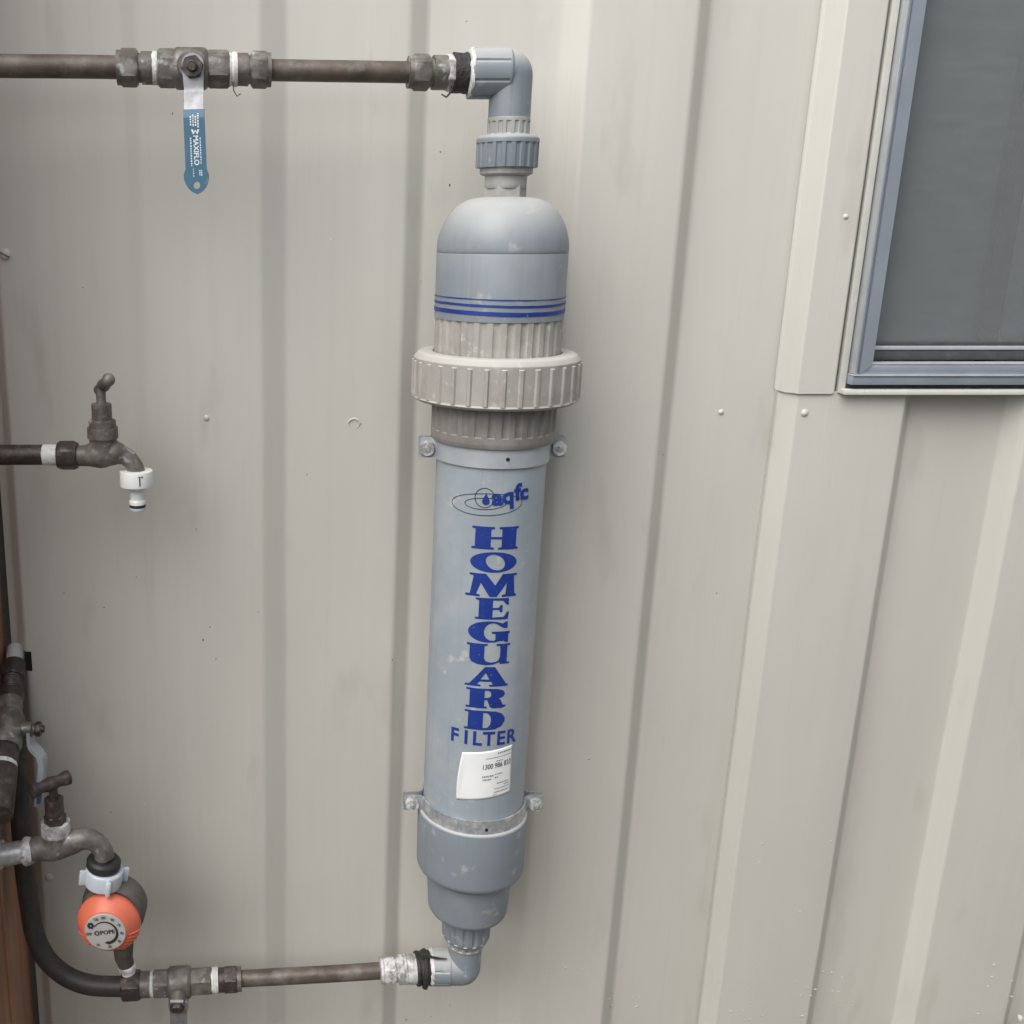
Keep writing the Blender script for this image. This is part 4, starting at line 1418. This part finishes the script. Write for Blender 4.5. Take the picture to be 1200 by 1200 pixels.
def tap_top(parent, x, Yc, rowsp, sc2, mat, tilt=None, seg=40, hexat=None, z_base=None):
    z0 = z_base
    for nm, py0, py1, w, kind in rowsp:
        za, zb2 = Z(py1, Yc), Z(py0, Yc)
        mb = MB()
        if kind == 'hex': mb.hex((x, Yc, za), (0, 0, 1), zb2 - za, w * sc2, 0.08, phase=R(15))
        else: mb.lathe((x, Yc, za), (0, 0, 1), [(0, w * sc2), (zb2 - za, w * sc2 * 0.985)], seg, 0.0010)
        mb.build(nm, mat, parent, angle=35)


tap_top(tp, xt0, YT, [('flange', 500.5, 513, 18.0, 'cyl'), ('bonnet_hex', 491.5, 501.5, 16.0, 'hex'), ('bonnet', 473, 492.5, 11.8, 'cyl'), ('spindle', 452, 474, 5.6, 'cyl')], s1, M['brass'])
hz = T(121.5, 451.5)
hd = Vector((0.40, -0.83, 0.40)).normalized()
mb = MB().tube([hz - hd * 0.019, hz - hd * 0.017, hz - hd * 0.011, hz, hz + hd * 0.012, hz + hd * 0.018, hz + hd * 0.021],
               [0.0030, 0.0062, 0.0056, 0.0068, 0.0056, 0.0060, 0.0045], 24)
mb.ball(hz + hd * 0.0195, 0.0066)
mb.build('handle', M['brass'], tp, angle=60)

hc = thing('hose_connector', 'white snap on hose connector with black seal ring under the upper tap', 'hose connector', P(160.5, 599, YT))
xh = T(160.5, 575).x


def vpiece(nm, parent, x, Yc, rowsp, mat, seg=40, b=0.0006, rib=None):
    za = Z(rowsp[-1][0], Yc)
    prof = [(Z(py, Yc) - za, r) for py, r in reversed(rowsp)]
    return MB().lathe((x, Yc, za), (0, 0, 1), prof, seg, b, rib).build(nm, mat, parent, angle=35)


s2 = S(575, YT)
cl = vpiece('collar', hc, xh, YT, [(551, 11 * s2), (551.3, 19.2 * s2), (569, 19.6 * s2), (569.5, 12 * s2)], M['white_plastic'])
vpiece('throat', hc, xh, YT, [(568, 12.6 * s2), (572, 12.2 * s2), (576, 9 * s2), (585, 8.0 * s2), (587, 9.8 * s2), (590.5, 9.8 * s2)], M['white_plastic'])
vpiece('seal_ring', hc, xh, YT, [(589.8, 8.8 * s2), (590.5, 9.6 * s2), (594, 9.6 * s2), (594.6, 8.8 * s2)], M['rubber'])
vpiece('tip', hc, xh, YT, [(594, 9.4 * s2), (597, 9.2 * s2), (598.6, 8 * s2)], M['bluewhite'])
mb = MB()
rc_ = 19.35 * s2
for (du, dv, w, h) in ((0.0055, 0.0, 0.0011, 0.0100), (0.0079, 0.0042, 0.0019, 0.0016), (0.0046, 0.0046, 0.0016, 0.0008)):
    zc_ = Z(560, YT)
    n0 = len(mb.v)
    for k in range(5):
        u = du - w / 2 + w * k / 4
        a = u / rc_
        for zz in (-h / 2, h / 2):
            mb.v.append(Vector((xh + math.sin(a) * (rc_ + 0.0005), YT - math.cos(a) * (rc_ + 0.0005), zc_ + dv + zz)))
    for k in range(4): mb.f.append((n0 + 2 * k, n0 + 2 * k + 2, n0 + 2 * k + 3, n0 + 2 * k + 1))
mb.build('printed_mark', M['black_ink'], cl)

# ------------------------------------------------------------------ lower garden tap
YL = -0.150
t2_ = thing('garden_tap', 'weathered dark brass garden tap feeding the orange dial watering timer', 'tap', P(65, 1010, YL), 'garden taps')
Q = lambda px, py, dy=0.0: P(px, py, YL + dy)
s3 = S(990, YL)
MB().tube([Q(-45, 1004), Q(10, 1001), Q(34, 996.5)], [13.5 * s3, 13.5 * s3, 13.0 * s3], 32).build('nipple', M['galv'], t2_)
MB().lathe(Q(-20, 1002), (1, 0, 0.03), [(0, 17 * s3), (23 * s3, 17 * s3)], 8, 0.001).build('hex_nut', M['lime'], t2_)
MB().lathe(Q(28, 997.5), (1, 0, 0.05), [(0, 15.5 * s3), (3 * s3, 16.6 * s3), (9 * s3, 15.5 * s3), (12 * s3, 14.5 * s3)], 32, 0.0008).wobble(0.0006, 180).build('collar', M['lime'], t2_)
cen = smooth([Q(36, 995), Q(48, 994), Q(64, 992), Q(82, 987), Q(98, 983), Q(111, 986), Q(120, 996), Q(123, 1006)], 6)
rad_c = [13, 14.5, 16.5, 15.0, 12.5, 11.5, 11.5, 11.5]
rads = []
for i in range(len(rad_c) - 1):
    for k in range(6):
        t = k / 6
        t = t * t * (3 - 2 * t)
        rads.append((rad_c[i] * (1 - t) + rad_c[i + 1] * t) * s3)
rads.append(rad_c[-1] * s3)
mb = MB().tube(cen, rads, 40)
x2 = Q(66, 980).x
zb3 = Q(66, 992).z
mb.lathe((x2, YL, zb3), (0, 0, 1), [(-0.004, 16.5 * s3), (Z(980, YL) - zb3, 16 * s3), (Z(974, YL) - zb3, 16.5 * s3)], 40, 0.002)
cast(mb.build('tap_body', M['brass'], t2_, angle=60))
tap_top(t2_, x2, YL, [('flange', 963, 976, 17.0, 'cyl')], s3, M['lime'])
tap_top(t2_, x2, YL, [('bonnet_hex', 954, 964.5, 13.0, 'hex'), ('bonnet', 936, 955, 11.2, 'cyl'), ('spindle', 918, 937, 5.4, 'cyl')], s3, M['brass_dark'])
hz = Vector((x2 - 0.003, YL, Z(919, YL)))
hd = Vector((0.80, -0.52, 0.10)).normalized()
hd = Vector((0.80, 0.58, 0.06)).normalized()
mb = MB().tube([hz - hd * 0.0225, hz - hd * 0.0205, hz - hd * 0.0155, hz - hd * 0.010, hz, hz + hd * 0.010, hz + hd * 0.0165, hz + hd * 0.0215, hz + hd * 0.0235],
               [0.0045, 0.0082, 0.0080, 0.0058, 0.0082, 0.0060, 0.0078, 0.0080, 0.0045], 24)
mb.build('handle', M['brass_dark'], t2_, angle=60)

# ------------------------------------------------------------------ watering timer
tm = thing('watering_timer', 'round orange faced tap timer with grey minute dial hanging from the lower tap', 'timer', P(140, 1138, YL))
tilt = Vector((0.16, 0.0, 1.0)).normalized()
wn0 = Q(121, 1033)
sw = S(1020, YL)
MB().lathe(Q(121.5, 1011) - tilt * 0.006, tilt, [(0, 18 * sw), (0.002, 20 * sw), (0.009, 20 * sw), (0.012, 17 * sw), (0.012, 12 * sw)], 40, 0.0008).build('rubber_washer', M['rubber'], tm)
wnut = MB().lathe(wn0 - tilt * 0.004, tilt, [(0, 18.5 * sw), (0.002, 21.5 * sw), (0.019, 22.0 * sw), (0.021, 20.5 * sw), (0.021, 18 * sw)], 48, 0.0008).build('swivel_nut', M['bluewhite'], tm)
wxv, wyv, _ = frame(tilt)
for k in range(4):
    a = R(20 + 90 * k)
    d = wxv * math.cos(a) + wyv * math.sin(a)
    e = tilt.cross(d)
    mb = MB()
    c = wn0 + tilt * 0.007 + d * (24.5 * sw)
    bx = MB().box((-0.0055, -0.0022, -0.0085), (0.0042, 0.0022, 0.0085), 0.0012)
    mb.v = [c + d * v.x + e * v.y + tilt * v.z for v in bx.v]
    mb.f = bx.f
    mb.build('wing', M['bluewhite'], wnut)
YB = YL - 0.012
ctr = P(128, 1079, YB)
rk = 0.0345
fa = Vector((-0.06, -1, 0.0)).normalized()
mb = MB().lathe(ctr - fa * 0.040 + Vector((0.002, 0, 0.004)), fa, [(0, 0.020), (0.003, 0.029), (0.010, 0.0345), (0.030, 0.0348), (0.0395, 0.0325)], 56, 0.002)
mb.tube([Q(121, 1036, 0.008), Q(122, 1050, 0.012), Q(125, 1066, 0.012), Q(128, 1080, 0.012)], [0.0170, 0.0235, 0.0290, 0.0290], 40)
mb.build('housing', M['timer_body'], tm, angle=60)
kn = MB().lathe(ctr - fa * 0.002, fa, [(0, 0.0300), (0.0005, rk), (0.006, rk), (0.011, rk - 0.0035), (0.0180, 0.0246), (0.0195, 0.0232), (0.0195, 0.0)], 96, 0.0012).build('orange_knob', M['orange'], tm, angle=50)
for a in list(range(-60, -8, 10)) + list(range(200, 236, 10)):
    ang = R(a)
    d = Vector((math.cos(ang), 0, math.sin(ang)))
    d = (d - fa * d.dot(fa)).normalized()
    MB().tube([ctr + fa * 0.0045 + d * (rk - 0.0002), ctr + fa * 0.0095 + d * (rk - 0.0034), ctr + fa * 0.0155 + d * 0.0256], [0.0010, 0.0012, 0.0008], 8).build('grip_ridge', M['orange'], kn)
dc = ctr + fa * 0.0172
dial = MB().lathe(dc, fa, [(0, 0.0222), (0.0015, 0.0222), (0.0022, 0.0216), (0.0022, 0.0)], 64, 0.0003).build('dial', M['dial'], tm)
rt = Vector((1, 0, 0)); rt = (rt - fa * rt.dot(fa)).normalized()
upv = rt.cross(fa) * -1 if rt.cross(fa).z < 0 else rt.cross(fa)
DP = dc + fa * 0.0027
dmap = lambda u, v: DP + rt * u + upv * v
lean = R(10)
mb = MB()
text_print(mb, 'POPE', 0.0066, dmap, grid=0, offset=0.0002, place=(lean, 0.0026, 0.0006), sx=1.05)
mb.build('lettering', M['black_ink'], dial)
mb = MB()
flat_print(mb, [ell(-0.0088, -0.0012, 0.0029, 0.0029, 24), ell(-0.0088, -0.0012, 0.0015, 0.0017, 24)], dmap, grid=0)
mb.build('ring_mark', M['black_ink'], dial)
mb = MB()
outer, inner = [], []
for k in range(33):
    a = R(150 - 225 * k / 32)
    w = 0.0004 + 0.0014 * (k / 32)
    outer.append(((0.0130 + w) * math.cos(a), (0.0130 + w) * math.sin(a)))
    inner.append(((0.0130 - w) * math.cos(a), (0.0130 - w) * math.sin(a)))
a = R(-75)
head = [(0.0105 * math.cos(a), 0.0105 * math.sin(a)), (0.0128 * math.cos(a - 0.38), 0.0128 * math.sin(a - 0.38)), (0.0152 * math.cos(a), 0.0152 * math.sin(a))]
flat_print(mb, [outer + list(reversed(head)) + list(reversed(inner))], dmap, grid=0)
mb.build('sweep_arrow', M['black_ink'], dial)
for k, (tx, an) in enumerate((('120', 117), ('105', 90), ('90', 58), ('75', 28), ('60', -3), ('45', -38), ('30', -80), ('15', -122), ('OFF', 185))):
    mb = MB()
    a = R(an + 4)
    text_print(mb, tx, 0.0046, dmap, grid=0, offset=0.0001, place=((a - R(90)) * (0.35 if -40 < an < 125 else 0.0), 0.0180 * math.cos(a), 0.0180 * math.sin(a)), sx=0.85)
    mb.build('minute_number', M['black_ink'], dial)
    mb = MB()
    a2 = R(an + 4)
mb = MB()
for k in range(6):
    a = R(60 * k)
    cx_, cy_ = 0.0172 * math.cos(R(152)), 0.0172 * math.sin(R(152))
    flat_print(mb, [ell(cx_ + 0.0024 * math.cos(a), cy_ + 0.0024 * math.sin(a), 0.00155, 0.00155, 12)], lambda u, v, kk=k: dmap(u, v) + fa * 0.0001 * kk, grid=0)
mb.build('flower_mark', M['black_ink'], dial)
# outlet
MB().tube([ctr + Vector((0.012, 0.012, -0.026)), P(145, 1122, YB + 0.012), P(149, 1133, YB + 0.012)], [0.0125, 0.0100, 0.0085], 28).build('outlet', M['timer_body'], tm, angle=60)
MB().lathe(P(148, 1130, YB + 0.012), (0.2, 0, -1), [(0, 0.0080), (0.001, 0.0095), (0.006, 0.0095), (0.007, 0.0080), (0.011, 0.0078)], 28, 0.0005).build('outlet_ring', M['lime'], tm)

# ------------------------------------------------------------------ pale gravel against the foot of the wall
mb = MB()
base = MB().ball((0, 0, 0), 1, 7, 5)
for k in range(1500):
    x = random.uniform(0.2, 2.2)
    y = random.uniform(-0.35, 0.01)
    h = 0.080 * max(0.0, min(1.0, (x - 0.80) / 0.10)) * max(0.0, 1 + y / 0.20)
    r = random.uniform(0.004, 0.010)
    q = Matrix.Rotation(random.uniform(0, 6.28), 3, Vector((random.random(), random.random(), random.random() + .1)).normalized())
    n0 = len(mb.v)
    for v in base.v:
        w = Vector((v.x * r, v.y * r * 0.8, v.z * r * 0.6)) * (1 + 0.25 * noise.noise(v * 1.5 + Vector((k * 3.1, 0, 0))))
        mb.v.append(q @ w + Vector((x, y, h + 0.004 + random.uniform(0, 0.006))))
    mb.f += [tuple(n0 + i for i in f) for f in base.f]
o = mb.build('gravel', M['gravel'], None, angle=20)
tag(o, 'pale loose gravel lying along the foot of the cladding', 'gravel', kind='stuff')
